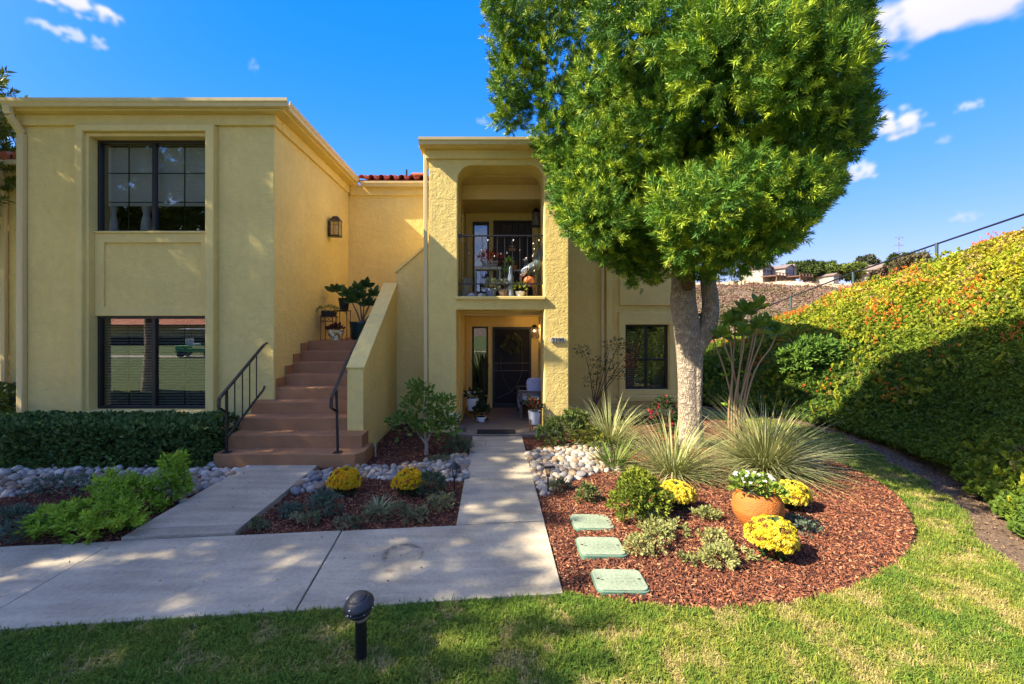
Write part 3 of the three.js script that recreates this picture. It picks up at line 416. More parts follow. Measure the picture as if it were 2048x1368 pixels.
  const arcs = (s) => [[0.485 + s * 0.20, 1.72, -10.928], [0.485 + s * 0.27, 1.3, -10.928], [0.485 + s * 0.27, 1.0, -10.928], [0.485 + s * 0.18, 0.7, -10.928], [0.485, 0.44, -10.928], [0.485 - s * 0.38, 0.26, -10.928]];
  for (const s of [-1, 1]) part(d1, 'curved_bar', tube(arcs(s), [0.007, 0.007], 5, 8), bars);
  part(d1, 'handle', [bx(0.075, 0.12, 0.98, 1.12, -10.925, -10.86, 0.01), bar([0.10, 1.05, -10.86], [0.19, 1.05, -10.85], 0.011, 8)], M.iron);
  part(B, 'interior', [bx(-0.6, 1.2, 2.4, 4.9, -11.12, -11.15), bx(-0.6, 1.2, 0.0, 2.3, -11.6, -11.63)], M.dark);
  const d2 = grp(B, 'entry_door'), dm = S([0.045, 0.028, 0.018], 0.6, { map: T.woodCol });
  part(d2, 'frame', [bx(0.02, 0.07, 2.66, 4.73, -11.0, -10.92, 0.006), bx(0.95, 1.0, 2.66, 4.73, -11.0, -10.92, 0.006), bx(0.07, 0.95, 4.68, 4.73, -11.0, -10.92, 0.006)], dm);
  for (let i = 0; i < 6; i++) part(d2, 'plank', bx(0.072 + i * 0.1465, 0.072 + (i + 1) * 0.1465 - 0.006, 2.66, 4.678, -11.0, -10.95 + 0.003 * (i % 2), 0.005), dm);
  part(d2, 'handle', bar([0.14, 3.62, -10.93], [0.14, 3.80, -10.93], 0.012, 8), M.iron);
}
// ---------------------------------------------------------------- outside stair and its handrails
{
  const st = thing('staircase', 'brown painted concrete staircase rising between the cream walls', 'staircase');
  const R = 0.197, TR = 0.328, Z0 = -6.4;
  for (let i = 0; i < 9; i++) {
    const x0 = i < 4 ? -4.115 : -3.842, x1 = i === 0 ? -1.93 : i === 1 ? -2.02 : -2.345, zb = i < 4 ? -7.64 : i === 8 ? -11.59 : -11.0, z0 = Z0 - i * TR;
    const top = R * (i + 1), depth = i === 8 ? z0 + 11.59 : TR + 0.02;
    const g = i === 0 ? slabXZ([[x0, z0], [x1 - 0.10, z0], [x1, z0 - 0.16], [x1, z0 - 0.62], [-2.05, z0 - 0.62], [x0, z0 - 0.62]], top - R - 0.08, top, 0.014) : worldUV(new RoundedBoxGeometry(x1 - x0, R + 0.02, depth, 3, 0.014).translate((x0 + x1) / 2, top - (R + 0.02) / 2, z0 - depth / 2));
    part(st, i === 8 ? 'landing' : 'step', g, M.step);
  }
  for (let i = 4; i < 8; i++) part(st, 'skirting', bx(-3.848, -3.825, R * i, R * (i + 1) + 0.16, Z0 - i * TR + 0.0, Z0 - (i + 1) * TR, 0.004), M.step);
  part(st, 'stair_core', bx(-3.84, -2.35, -0.1, R * 4 - 0.03, -7.75, -9.4), M.step); part(st, 'stair_core', bx(-4.11, -2.36, -0.1, R - 0.02, -6.75, -7.63), M.step);
  part(st, 'stair_core', bx(-4.11, -2.36, 0.1, 2 * R - 0.03, -7.06, -7.635), M.step);
  part(st, 'stair_core', bx(-3.84, -2.35, R * 3, R * 8 - 0.03, -9.05, -11.5), M.step);
  // left handrail
  const h = thing('handrail', 'black iron handrail with balusters on the left of the stair', 'handrail', [0, 0, 0], 0, 'stair handrails'), X = -3.97, B = 0.035;
  const lo = (z) => 0.41 + (-6.48 - z) * 0.548, hi = (z) => 1.03 + (-6.3 - z) * 0.585;
  part(h, 'post', flat([X, 0.197, -6.48], [X, hi(-6.48), -6.48], B, B), M.iron); part(h, 'foot_plate', bx(X - 0.06, X + 0.06, 0.1975, 0.207, -6.42, -6.54, 0.003), M.iron);
  part(h, 'top_rail', [flat([X, hi(-6.3), -6.3], [X, hi(-7.56), -7.56], 0.045, 0.03), flat([X, hi(-6.3), -6.3], [X, hi(-6.3) - 0.13, -6.29], 0.045, 0.03), flat([X, hi(-6.3) - 0.13, -6.29], [X, 0.80, -6.47], 0.04, 0.028), flat([X, hi(-7.56), -7.56], [X, hi(-7.56) + 0.02, -7.63], 0.045, 0.03)], M.iron);
  part(h, 'bottom_rail', [flat([X, lo(-6.48), -6.48], [X, lo(-7.52), -7.52], 0.03, 0.03), flat([X, lo(-7.52), -7.52], [X, lo(-7.52) + 0.06, -7.56], 0.03, 0.03)], M.iron);
  for (let i = 1; i <= 4; i++) { const z = -6.48 - i * 0.205; part(h, 'baluster', flat([X, lo(z), z], [X, hi(z), z], 0.016, 0.016), M.iron); }
  const h2 = thing('handrail', 'plain black iron handrail running up the stair wall on the right', 'handrail', [0, 0, 0], 0, 'stair handrails'), X2 = -2.40;
  const hr = (z) => 1.03 + (-6.3 - z) * 0.55;
  part(h2, 'post', flat([-2.31, 0.197, -6.48], [-2.33, hr(-6.48), -6.48], B, B), M.iron); part(h2, 'foot_plate', bx(-2.37, -2.25, 0.1975, 0.207, -6.42, -6.54, 0.003), M.iron);
  part(h2, 'top_rail', [flat([-2.34, hr(-6.3), -6.3], [X2, hr(-7.1), -7.1], 0.045, 0.03), flat([X2, hr(-7.1), -7.1], [X2, hr(-9.3), -9.3], 0.045, 0.03), flat([-2.34, hr(-6.3), -6.3], [-2.34, hr(-6.3) - 0.13, -6.29], 0.045, 0.03), flat([-2.34, hr(-6.3) - 0.13, -6.29], [-2.31, 0.80, -6.47], 0.04, 0.028)], M.iron);
  part(h2, 'wall_bracket', [bar([X2, hr(-7.14) - 0.01, -7.14], [X2 + 0.03, hr(-7.14) - 0.09, -7.14], 0.008), bar([X2 + 0.03, hr(-7.14) - 0.09, -7.14], [-2.335, hr(-7.14) - 0.09, -7.14], 0.008)], M.iron);
}
// ---------------------------------------------------------------- neighbouring building at the left edge
{
  const n = thing('neighbour_building', 'neighbouring cream stucco building with tiled eave at the far left edge', 'building');
  part(n, 'wall', bx(-17, -9.4, -0.1, 5.5, -9.83, -14.5), M.stucco); part(n, 'wall', bx(-10.76, -9.401, -0.1, 5.45, -9.5, -9.829), M.stucco);
  part(n, 'cornice', bx(-17, -9.3, 5.3, 5.46, -9.45, -9.9, 0.01), M.trim); part(n, 'gutter', bx(-17, -9.35, 5.50, 5.62, -9.2, -9.45, 0.03), M.gutter);
  part(n, 'downspout', [flat([-10.62, 5.5, -9.30], [-10.62, 5.2, -9.42], 0.1, 0.08), flat([-10.62, 5.2, -9.44], [-10.62, 0.05, -9.44], 0.1, 0.08)], M.gutter);
  part(n, 'roof', worldUV(new THREE.BoxGeometry(7.6, 0.08, 4).translate(0, 0, -2).rotateX(0.3).translate(-13.2, 5.62, -9.25)), M.tile[2]);
  for (let i = 0; i < 8; i++) { const t = part(n, 'roof_tile', clean(new THREE.CylinderGeometry(0.085, 0.095, 1.6, 10, 1).rotateX(-Math.PI / 2 + 0.3)), M.tile[i % 3]); t.position.set(-9.55 - i * 0.26, 5.92, -9.95); }
}
const font = await new FontLoader().loadAsync('fonts/droid/droid_serif_bold.typeface.json');
function plaque(label, pos, text, w, h, dx = 0) {
  const o = thing('house_number', label, 'house number', pos), s = new THREE.Shape(), r = h * 0.42; s.absarc(-w / 2 + r, 0, r, Math.PI / 2, Math.PI * 1.5); s.absarc(w / 2 - r, 0, r, -Math.PI / 2, Math.PI / 2); s.closePath();
  part(o, 'plate', clean(new THREE.ExtrudeGeometry(s, { depth: 0.012, bevelEnabled: true, bevelSize: 0.005, bevelThickness: 0.004, bevelSegments: 2 })), S([0.42, 0.40, 0.33], 0.5));
  const g = new TextGeometry(text, { font, size: h * 0.68, depth: 0.006, curveSegments: 4 }); g.computeBoundingBox(); const c = g.boundingBox.getCenter(new THREE.Vector3()); part(o, 'numerals', clean(g.translate(-c.x + dx, -c.y, 0.015)), M.black);
}
plaque('small pale house number plaque 3109 on the right porch pillar', [1.29, gy(680, 8.6), -8.588], '3109', 0.30, 0.115);
plaque('pale house number plaque cut off by the left photo edge', [-10.86, gy(425, 9.5), -9.815], '9', 0.28, 0.10, 0.09);

// ---------------------------------------------------------------- wall lanterns
function lantern(label, pos, turn, w, h, lit) {   // hangs on a wall whose face looks along local +x
  const o = thing('wall_lantern', label, 'lantern', pos, turn), t = 0.014, d = w;
  part(o, 'back_plate', bx(0, 0.02, -h * 0.42, h * 0.3, -w * 0.35, w * 0.35, 0.005), M.iron);
  const cg = new THREE.CylinderGeometry(w * 0.30, w * 0.78, h * 0.2, 4, 1).rotateY(Math.PI / 4); part(o, 'cap', clean(cg.translate(0.05 + d / 2, h * 0.42, 0)), M.iron);
  const F = []; for (const a of [0.05, 0.05 + d - t]) for (const b of [-w / 2, w / 2 - t]) F.push(bx(a, a + t, -h * 0.38, h * 0.33, b, b + t, 0.003));
  F.push(bx(0.045, 0.055 + d, -h * 0.44, -h * 0.375, -w / 2 - 0.005, w / 2 + 0.005, 0.004), bx(0.05, 0.05 + d, 0.06 * h, 0.06 * h + 0.008, w / 2 - t, w / 2 - 0.003), bx(0.05, 0.05 + d, 0.06 * h, 0.06 * h + 0.008, -w / 2 + 0.003, -w / 2 + t), bx(0.05 + d - t, 0.047 + d, 0.06 * h, 0.06 * h + 0.008, -w / 2, w / 2), bx(0.01, 0.06, -h * 0.43, -h * 0.39, -0.03, 0.03, 0.004));
  part(o, 'cage', F, M.iron);
  const gm = new THREE.MeshPhysicalMaterial({ color: rgb(0.85, 0.83, 0.76), roughness: lit ? 0.02 : 0.35, transmission: 1, thickness: 0, side: THREE.DoubleSide });
  for (const [a0, a1, b0, b1] of [[0.05 + t, 0.05 + d - t, -w / 2 + 0.006, -w / 2 + 0.008], [0.05 + t, 0.05 + d - t, w / 2 - 0.008, w / 2 - 0.006], [0.05 + d - 0.008, 0.05 + d - 0.006, -w / 2 + t, w / 2 - t]]) part(o, 'glass', bx(a0, a1, -h * 0.37, h * 0.33, b0, b1), gm);
  if (lit) {
    part(o, 'bulb', clean(new THREE.SphereGeometry(0.026, 12, 10).translate(0.05 + d / 2, h * 0.08, 0)), new THREE.MeshStandardMaterial({ color: 0x000000, emissive: rgb(1, 0.55, 0.18), emissiveIntensity: 3 }));
    const L = new THREE.PointLight(rgb(1, 0.66, 0.34), 0.16); L.name = 'lamp'; L.castShadow = true; L.position.set(0.05 + d / 2, h * 0.08, 0); o.add(L);
  } else part(o, 'bulb', clean(new THREE.CylinderGeometry(0.022, 0.022, h * 0.4, 10).translate(0.05 + d / 2, -h * 0.1, 0)), M.white);
}
lantern('large black metal lantern on the tall side wall above the stair plants', [-3.842, gy(455, 10.2), -10.2], 0, 0.22, 0.50, false);
lantern('black lantern high on the balcony side wall beside the plank door', [1.145, gy(437, 10.1), -10.1], Math.PI, 0.17, 0.44, false);
lantern('small lit lantern glowing on the porch wall beside the screen door', [1.095, gy(664, 10.15), -10.15], Math.PI, 0.13, 0.33, true);

// ---------------------------------------------------------------- balcony railing and what stands behind it
{
  const o = thing('balcony_railing', 'thin black iron railing across the arched balcony opening', 'railing'), z = -8.66, yb = 2.92, yt = 3.88;
  part(o, 'top_rail', flat([-0.685, yt, z], [1.015, yt, z], 0.028, 0.04), M.iron); part(o, 'bottom_rail', flat([-0.685, yb, z], [1.015, yb, z], 0.024, 0.024), M.iron); part(o, 'wall_bracket', bx(-0.688, -0.62, yt - 0.04, yt + 0.035, z - 0.03, z + 0.03, 0.006), M.iron);
  for (let i = 0; i <= 11; i++) { const x = -0.66 + i * 0.151; part(o, 'baluster', flat([x, i % 3 === 0 ? 2.67 : yb, z], [x, yt, z], 0.013, 0.013), M.iron); }
}
const RF = rngOf(404);
const leafR = (r, s = 1) => new THREE.Vector3(r() - 0.5, r() * s, r() - 0.5).normalize();
// a loose plant of leaves round some blobs: [x, y, z, rx, ry, rz]
function foliage(parent, blobs, geo, mat, n, col, seed, o = {}) {
  const r = rngOf(seed), list = [], vol = blobs.map((b) => Math.pow(b[3] * b[4] * b[5], 2 / 3)), tot = vol.reduce((a, b) => a + b, 0), v = new THREE.Vector3(), p = new THREE.Vector3();
  blobs.forEach((b, k) => {
    const m = Math.max(3, Math.round(n * vol[k] / tot)), tone = r();
    for (let i = 0; i < m; i++) {
      do v.set(r() * 2 - 1, r() * 2 - 1, r() * 2 - 1); while (v.lengthSq() > 1 || v.lengthSq() < 0.01);
      v.normalize(); if (v.y < -0.35 && r() < 0.6) v.y *= -1;
      const q = o.deep ? Math.pow(r(), o.deep) : 0.72 + 0.36 * r();
      p.set(b[0] + v.x * b[3] * q, b[1] + v.y * b[4] * q, b[2] + v.z * b[5] * q);
      if (o.floor !== undefined && p.y < o.floor) p.y = o.floor + r() * 0.05;
      if (o.flat !== undefined) { p.y = Math.min(p.y, o.flat + (r() - 0.7) * 0.05); }
      const d = new THREE.Vector3(v.x + (r() - 0.5) * 0.9, v.y * 0.8 + (o.up ?? 0.45) + (r() - 0.5) * 0.9, v.z + (r() - 0.5) * 0.9).normalize();
      list.push([placed(p.clone(), d, r() * 6.28, (o.s ?? 1) * (0.7 + 0.6 * r())), col(r, tone, v, p)]);
    }
  });
  return scatter(parent, o.name ?? 'foliage', geo, mat, list);
}
const two = (a, b, j = 0.25) => { const A = rgb(...a), B = rgb(...b); return (r, tone) => { const c = mixc(A, B, clamp(tone * 0.6 + r() * 0.55 - 0.08, 0, 1)), k = 1 + (r() - 0.5) * j; return c.multiplyScalar(k); }; };
const LM = leafM([1, 1, 1], 0.32), LM2 = leafM([1, 1, 1], 0.22, 0.5);
const L_small = leaf(0.05, 0.026, 0.2, 0.15, true), L_mid = ovalLeaf(0.09, 0.045), L_big = ovalLeaf(0.24, 0.10, 0.12, 0.18), L_long = leaf(0.16, 0.022, 0.25, 0.2);
const pot = (o, prof, mat, soilR, soilY, n = 'pot') => { part(o, n, lathe(prof, 24), mat); part(o, 'soil', clean(new THREE.CylinderGeometry(soilR, soilR, 0.01, 16).translate(0, soilY, 0)), M.soil); };
{ // balcony, y of floor 2.64
  const y = 2.642;
  let o = thing('console_table', 'narrow pale wooden table behind the balcony railing under a red flower basket', 'table', [-0.10, y, -9.05]);
  part(o, 'table_top', bx(-0.28, 0.28, 0.60, 0.655, -0.15, 0.15, 0.006), S([0.42, 0.38, 0.28], 0.7, { map: T.woodCol })); for (const [a, b] of [[-1, -1], [1, -1], [-1, 1], [1, 1]]) part(o, 'leg', bx(a * 0.25 - 0.018, a * 0.25 + 0.018, 0, 0.599, b * 0.12 - 0.018, b * 0.12 + 0.018, 0.004), S([0.36, 0.33, 0.25], 0.7, { map: T.woodCol }));
  o = thing('flower_basket', 'grey wicker basket of red leafy flowers on the balcony table', 'flower basket', [-0.05, y + 0.656, -9.03]);
  { const W = []; for (let i = 0; i < 4; i++) for (let k = 0; k < 14; k++) { const a = k / 14 * 6.283, b = (k + 1) / 14 * 6.283, q = 0.10 + i * 0.008; W.push(bar([Math.cos(a) * q * 1.4, 0.015 + i * 0.032, Math.sin(a) * q], [Math.cos(b) * q * 1.4, 0.015 + i * 0.032, Math.sin(b) * q], 0.010, 5)); } part(o, 'basket', W, S([0.35, 0.33, 0.27], 0.8)); }
  foliage(o, [[0, 0.20, 0, 0.17, 0.10, 0.10], [0.13, 0.17, 0, 0.12, 0.07, 0.08], [-0.12, 0.2, 0, 0.12, 0.08, 0.08]], leaf(0.10, 0.028), LM, 150, two([0.35, 0.012, 0.012], [0.5, 0.09, 0.02], 0.5), 11);
  o = thing('side_table', 'small dark table by the plank door holding a glass jar', 'table', [0.62, y, -9.3]);
  part(o, 'table_top', clean(new THREE.CylinderGeometry(0.26, 0.26, 0.03, 24).translate(0, 0.60, 0)), S([0.30, 0.27, 0.22], 0.5)); for (let k = 0; k < 3; k++) part(o, 'leg', bar([Math.cos(k * 2.1) * 0.2, 0.59, Math.sin(k * 2.1) * 0.2], [Math.cos(k * 2.1) * 0.24, 0, Math.sin(k * 2.1) * 0.24], 0.014), M.iron);
  o = thing('glass_jar', 'clear glass lantern jar standing on the small balcony table', 'jar', [0.70, y + 0.616, -9.25]);
  part(o, 'jar_glass', lathe([[0.05, 0], [0.075, 0.02], [0.075, 0.16], [0.05, 0.20], [0.05, 0.23]]), new THREE.MeshPhysicalMaterial({ color: rgb(0.9, 0.92, 0.9), roughness: 0.05, transmission: 1, thickness: 0, side: THREE.DoubleSide })); part(o, 'lid', clean(new THREE.CylinderGeometry(0.056, 0.056, 0.025, 16).translate(0, 0.235, 0)), M.whitePaint); part(o, 'candle', clean(new THREE.CylinderGeometry(0.035, 0.035, 0.10, 12).translate(0, 0.055, 0)), M.white);
  o = thing('clay_pot', 'little red brown pot beside the glass jar on the balcony', 'pot', [0.47, y + 0.616, -9.2]); pot(o, [[0.03, 0], [0.055, 0.08], [0.062, 0.10], [0.05, 0.10]], M.clay, 0.05, 0.09); foliage(o, [[0, 0.13, 0, 0.06, 0.05, 0.06]], L_small, LM, 40, two([0.04, 0.07, 0.02], [0.2, 0.03, 0.02]), 12);
  o = thing('bird_statue', 'tall dark and white wading bird statue in the balcony corner', 'statue', [0.86, y, -8.98], 0.3);
  part(o, 'body', tube([[-0.20, 0.52, 0.02], [-0.10, 0.60, 0], [0.02, 0.66, 0], [0.10, 0.78, 0], [0.14, 0.98, 0], [0.16, 1.12, 0]], [0.05, 0.11, 0.12, 0.09, 0.04, 0.012], 12, 5), S([0.06, 0.09, 0.10], 0.6)); part(o, 'breast', tube([[-0.27, 0.46, 0.03], [-0.22, 0.56, 0.03], [-0.13, 0.64, 0.05]], [0.03, 0.07, 0.04], 10, 5), M.whitePaint); part(o, 'beak', tube([[-0.28, 0.50, 0.03], [-0.31, 0.40, 0.03], [-0.29, 0.28, 0.03]], [0.035, 0.03, 0.006], 8, 4), S([0.55, 0.28, 0.18], 0.6)); for (const s of [-1, 1]) part(o, 'leg', bar([0.0, 0.58, s * 0.04], [0.03, 0, s * 0.06], 0.014), S([0.25, 0.13, 0.08], 0.7));
  o = thing('pumpkin', 'orange ribbed pumpkin on a stool under the bird statue', 'pumpkin', [0.74, y + 0.36, -8.86]);
  { const g = new THREE.SphereGeometry(0.115, 32, 14), p = g.attributes.position; for (let i = 0; i < p.count; i++) { const a = Math.atan2(p.getZ(i), p.getX(i)), k = 0.9 + 0.1 * Math.abs(Math.cos(a * 5)); p.setXYZ(i, p.getX(i) * k, p.getY(i) * 0.82, p.getZ(i) * k); } g.computeVertexNormals(); part(o, 'flesh', clean(g), S([0.55, 0.17, 0.05], 0.6)); part(o, 'stem', bar([0, 0.08, 0], [0.015, 0.13, 0], 0.014), M.twig); }
  o = thing('stool', 'low wooden stool holding the pumpkin on the balcony', 'stool', [0.74, y, -8.86]); part(o, 'seat', clean(new THREE.CylinderGeometry(0.13, 0.13, 0.03, 18).translate(0, 0.255, 0)), M.oldWood); for (let k = 0; k < 3; k++) part(o, 'leg', bar([Math.cos(k * 2.1) * 0.09, 0.24, Math.sin(k * 2.1) * 0.09], [Math.cos(k * 2.1) * 0.12, 0, Math.sin(k * 2.1) * 0.12], 0.013), M.oldWood);
  const pp = (label, x, z, rad, h, mat, c, seed, n = 70) => { const q = thing('potted_plant', label, 'potted plant', [x, y, z]); pot(q, [[rad * 0.7, 0], [rad, h * 0.9], [rad * 1.06, h], [rad * 0.92, h]], mat, rad * 0.92, h * 0.93); foliage(q, [[0, h + rad * 0.6, 0, rad * 1.1, rad * 0.8, rad]], L_mid, LM, n, c, seed); };
  pp('blue patterned pot of white and yellow flowers on the balcony floor', -0.03, -8.86, 0.115, 0.19, S([0.13, 0.17, 0.28], 0.4), two([0.5, 0.5, 0.32], [0.10, 0.16, 0.04]), 21);
  pp('brown speckled pot with grey green leaves on the balcony floor', 0.22, -8.84, 0.11, 0.18, S([0.20, 0.14, 0.10], 0.6), two([0.12, 0.17, 0.09], [0.36, 0.36, 0.28]), 22);
  pp('low pot of yellow green leaves at the right of the balcony floor', 0.56, -8.83, 0.10, 0.14, M.whitePaint, two([0.36, 0.42, 0.04], [0.12, 0.22, 0.04]), 23);
  o = thing('garden_figurine', 'slim blue grey figurine standing among the balcony pots', 'figurine', [0.37, y, -8.80]); part(o, 'figure', lathe([[0.06, 0], [0.065, 0.03], [0.045, 0.25], [0.06, 0.42], [0.035, 0.52], [0.04, 0.57], [0.03, 0.63], [0, 0.66]]), S([0.17, 0.21, 0.26], 0.6));
  o = thing('climbing_plant', 'bright green trailing plant climbing beside the balcony figurine', 'plant', [0.27, y, -8.95]); part(o, 'stem', tube([[0, 0, 0], [0.02, 0.4, 0], [0.06, 0.75, 0]], [0.008, 0.005], 5, 4), M.twig); foliage(o, [[0.02, 0.45, 0, 0.08, 0.22, 0.06], [0.06, 0.72, 0, 0.07, 0.1, 0.05]], L_mid, LM, 70, two([0.10, 0.22, 0.03], [0.30, 0.36, 0.04]), 24);
  for (const [x, s, c, lab] of [[-0.42, 0.075, [0.33, 0.33, 0.36], 'round grey stone at the left end of the balcony floor'], [-0.22, 0.07, [0.5, 0.49, 0.45], 'pale flat stone beside the round grey stone on the balcony']]) { const q = thing('stone', lab, 'stone', [x, y + s * 0.7, -8.78]); const g = new THREE.IcosahedronGeometry(s, 2), p = g.attributes.position; for (let i = 0; i < p.count; i++) { const k = 1 + 0.25 * fbm(p.getX(i) * 9 + x, p.getY(i) * 9 + p.getZ(i) * 7, 2); p.setXYZ(i, p.getX(i) * 1.2 * k, p.getY(i) * 0.8 * k, p.getZ(i) * k); } g.computeVertexNormals(); part(q, 'rock', clean(g), S(c, 0.85)); }
  o = thing('stone_slab', 'mossy tan stone slab leaning in the left balcony corner', 'stone slab', [-0.57, y, -8.82], 0.1); part(o, 'slab', bx(-0.09, 0.09, 0, 0.42, -0.04, 0.04, 0.035).applyMatrix4(new THREE.Matrix4().makeRotationZ(-0.18)), S([0.28, 0.25, 0.16], 0.9, { map: T.soilCol }));
  o = thing('string_lights', 'string of small white bulbs hung in loops along the balcony railing', 'string lights'); 
  { const pts = [], bm = S([0.75, 0.72, 0.62], 0.3); for (let i = 0; i <= 12; i++) { const x = -0.60 + i * 0.128, ph = (i % 4) / 4; pts.push([x, 3.83 - 0.45 * Math.sin(Math.PI * ((i / 4) % 1)) * (0.6 + 0.4 * ((i * 7) % 3) / 2), -8.72]); } part(o, 'wire', tube(pts, [0.003, 0.003], 4, 5), M.iron); for (const [x, y0, z] of pts) part(o, 'bulb', clean(new THREE.SphereGeometry(0.013, 8, 8).scale(1, 1.5, 1).translate(x, y0 - 0.03, z)), bm); for (let i = 0; i < 6; i++) part(o, 'bulb', clean(new THREE.SphereGeometry(0.013, 8, 8).scale(1, 1.5, 1).translate(0.83 + (i % 2) * 0.02, 3.75 - i * 0.11, -8.8)), bm); part(o, 'wire', tube([[0.84, 3.86, -8.8], [0.83, 3.5, -8.8], [0.84, 3.15, -8.8]], [0.003, 0.003], 4, 5), M.iron); }
  o = thing('door_sign', 'small orange tan square sign with a dark cross hung on the plank door', 'door sign', [0.50, 4.04, -10.93]); part(o, 'board', bx(-0.085, 0.085, -0.075, 0.06, 0, 0.015, 0.004), S([0.55, 0.25, 0.07], 0.7)); part(o, 'ribbon', [bx(-0.012, 0.012, -0.075, 0.06, 0.0151, 0.021), bx(-0.086, 0.086, 0.0, 0.02, 0.0152, 0.023), bar([-0.03, 0.06, 0.01], [0, 0.14, 0.01], 0.004), bar([0.03, 0.06, 0.01], [0, 0.14, 0.01], 0.004)], M.dark);
}
// ---------------------------------------------------------------- porch
{
  const y = 0.031;
  let o = thing('wreath', 'dark leafy wreath hanging on the screen door', 'wreath', [0.485, 1.62, -10.90]);
  part(o, 'ring', clean(new THREE.TorusGeometry(0.19, 0.022, 8, 32)), M.barkBrown);
  { const r = rngOf(3), list = []; for (let i = 0; i < 300; i++) { const a = r() * 6.283, q = 0.13 + 0.12 * r(); list.push([placed(new THREE.Vector3(Math.cos(a) * q, Math.sin(a) * q, 0.01 + r() * 0.04), new THREE.Vector3(-Math.sin(a) + (r() - 0.5), Math.cos(a) + (r() - 0.5), r() * 0.9).normalize(), r() * 6, 0.8 + r() * 0.5), mixc(rgb(0.04, 0.06, 0.03), rgb(0.14, 0.14, 0.08), r())]); } scatter(o, 'leaves', L_mid, LM2, list); }
  o = thing('door_mat', 'black rectangular doormat where the front path meets the porch', 'doormat', [0.07, 0.031, -8.40]); part(o, 'mat', bx(-0.37, 0.37, 0, 0.012, -0.16, 0.16, 0.006), S([0.008, 0.008, 0.009], 0.95));
  o = thing('bench', 'wooden porch bench with blue and white patterned seat cushions', 'bench', [0.86, y, -9.95]);
  const wd = S([0.11, 0.09, 0.075], 0.7, { map: T.woodCol }), blue = S([0.20, 0.26, 0.42], 0.95, { map: tex(128, 0.16, (u, v) => { const n = fbm(u * 8, v * 8, 3, 8), k = sstep(Math.abs(n), 0.05, 0.12); return [lerp(1, 0.32, 1 - k) * 1, lerp(1, 0.42, 1 - k), lerp(1, 0.75, 1 - k)]; }) });
  blue.color.setRGB(0.52, 0.55, 0.62);
  for (const [a, b] of [[-0.24, -0.46], [-0.24, 0.46], [0.22, -0.46], [0.22, 0.46]]) part(o, 'leg', bx(a - 0.03, a + 0.03, 0, a < 0 ? 0.58 : 0.8, b - 0.03, b + 0.03, 0.006), wd);
  part(o, 'seat_frame', bx(-0.27, 0.25, 0.33, 0.40, -0.49, 0.49, 0.006), wd); for (const b of [-0.46, 0.46]) part(o, 'armrest', bx(-0.30, 0.22, 0.58, 0.62, b - 0.04, b + 0.04, 0.008), wd);
  part(o, 'backrest', [bx(0.20, 0.235, 0.72, 0.80, -0.43, 0.43, 0.006), bx(0.20, 0.235, 0.50, 0.57, -0.43, 0.43, 0.006)], wd);
  part(o, 'seat_cushion', bx(-0.26, 0.19, 0.402, 0.52, -0.42, 0.42, 0.05), blue); part(o, 'seat_skirt', bx(-0.275, -0.262, 0.24, 0.40, -0.42, 0.42, 0.004), blue);
  o = thing('pillow', 'blue and white patterned pillow leaning on the porch bench', 'pillow', [0.95, y + 0.70, -9.66], 0.25); { const g = new THREE.SphereGeometry(0.2, 20, 16), p = g.attributes.position; for (let i = 0; i < p.count; i++) { const f = (v) => Math.sign(v) * Math.pow(Math.abs(v) / 0.2, 0.55) * 0.2; p.setXYZ(i, f(p.getX(i)), f(p.getY(i)), p.getZ(i) * 0.42); } g.computeVertexNormals(); part(o, 'cover', worldUV(g.rotateX(-0.25)), blue); }
  const legPot = (label, x, z, rad, h, lh, fol) => { const q = thing('planter', label, 'planter', [x, y, z], 0.3); pot(q, [[rad * 0.72, lh], [rad * 0.78, lh + 0.01], [rad, lh + h], [rad * 0.93, lh + h], [rad * 0.9, lh + h - 0.03]], M.white, rad * 0.9, lh + h - 0.03); for (let k = 0; k < 3; k++) { const a = k * 2.094 + 0.6; part(q, 'leg', bar([Math.cos(a) * rad * 0.98, lh + h * 0.4, Math.sin(a) * rad * 0.98], [Math.cos(a) * rad * 1.02, 0, Math.sin(a) * rad * 1.02], 0.014, 8, 0.017), M.wood); } fol(q, lh + h); };
  legPot('white planter on wooden legs with dark red flowers beside the bench', 0.82, -8.52, 0.125, 0.26, 0.13, (q, t) => { foliage(q, [[0, t + 0.08, 0, 0.13, 0.09, 0.12], [-0.05, t + 0.15, 0, 0.08, 0.08, 0.08]], L_mid, LM, 90, two([0.04, 0.06, 0.025], [0.09, 0.10, 0.04]), 31); foliage(q, [[-0.03, t + 0.13, 0.04, 0.11, 0.10, 0.09]], L_small, LM, 90, two([0.22, 0.02, 0.015], [0.36, 0.06, 0.03]), 32, { name: 'flowers' }); });
  legPot('white planter on wooden legs with white flowers under the snake plant', -0.45, -9.75, 0.15, 0.28, 0.16, (q, t) => { foliage(q, [[0.03, t + 0.05, 0.02, 0.17, 0.10, 0.15]], L_mid, LM, 130, two([0.03, 0.06, 0.02], [0.06, 0.10, 0.03]), 33); const r = rngOf(8); for (let i = 0; i < 9; i++) { const f = part(q, 'blossom', clean(new THREE.SphereGeometry(0.026, 8, 6).scale(1, 0.6, 1)), M.white); f.position.set((r() - 0.4) * 0.34, t + 0.10 + r() * 0.06, 0.04 + r() * 0.14); } });
  o = thing('snake_plant', 'tall dark snake plant with upright blades before the side window', 'potted plant', [-0.28, y, -10.45]); pot(o, [[0.12, 0], [0.16, 0.3], [0.17, 0.34], [0.15, 0.34]], M.iron, 0.15, 0.32);
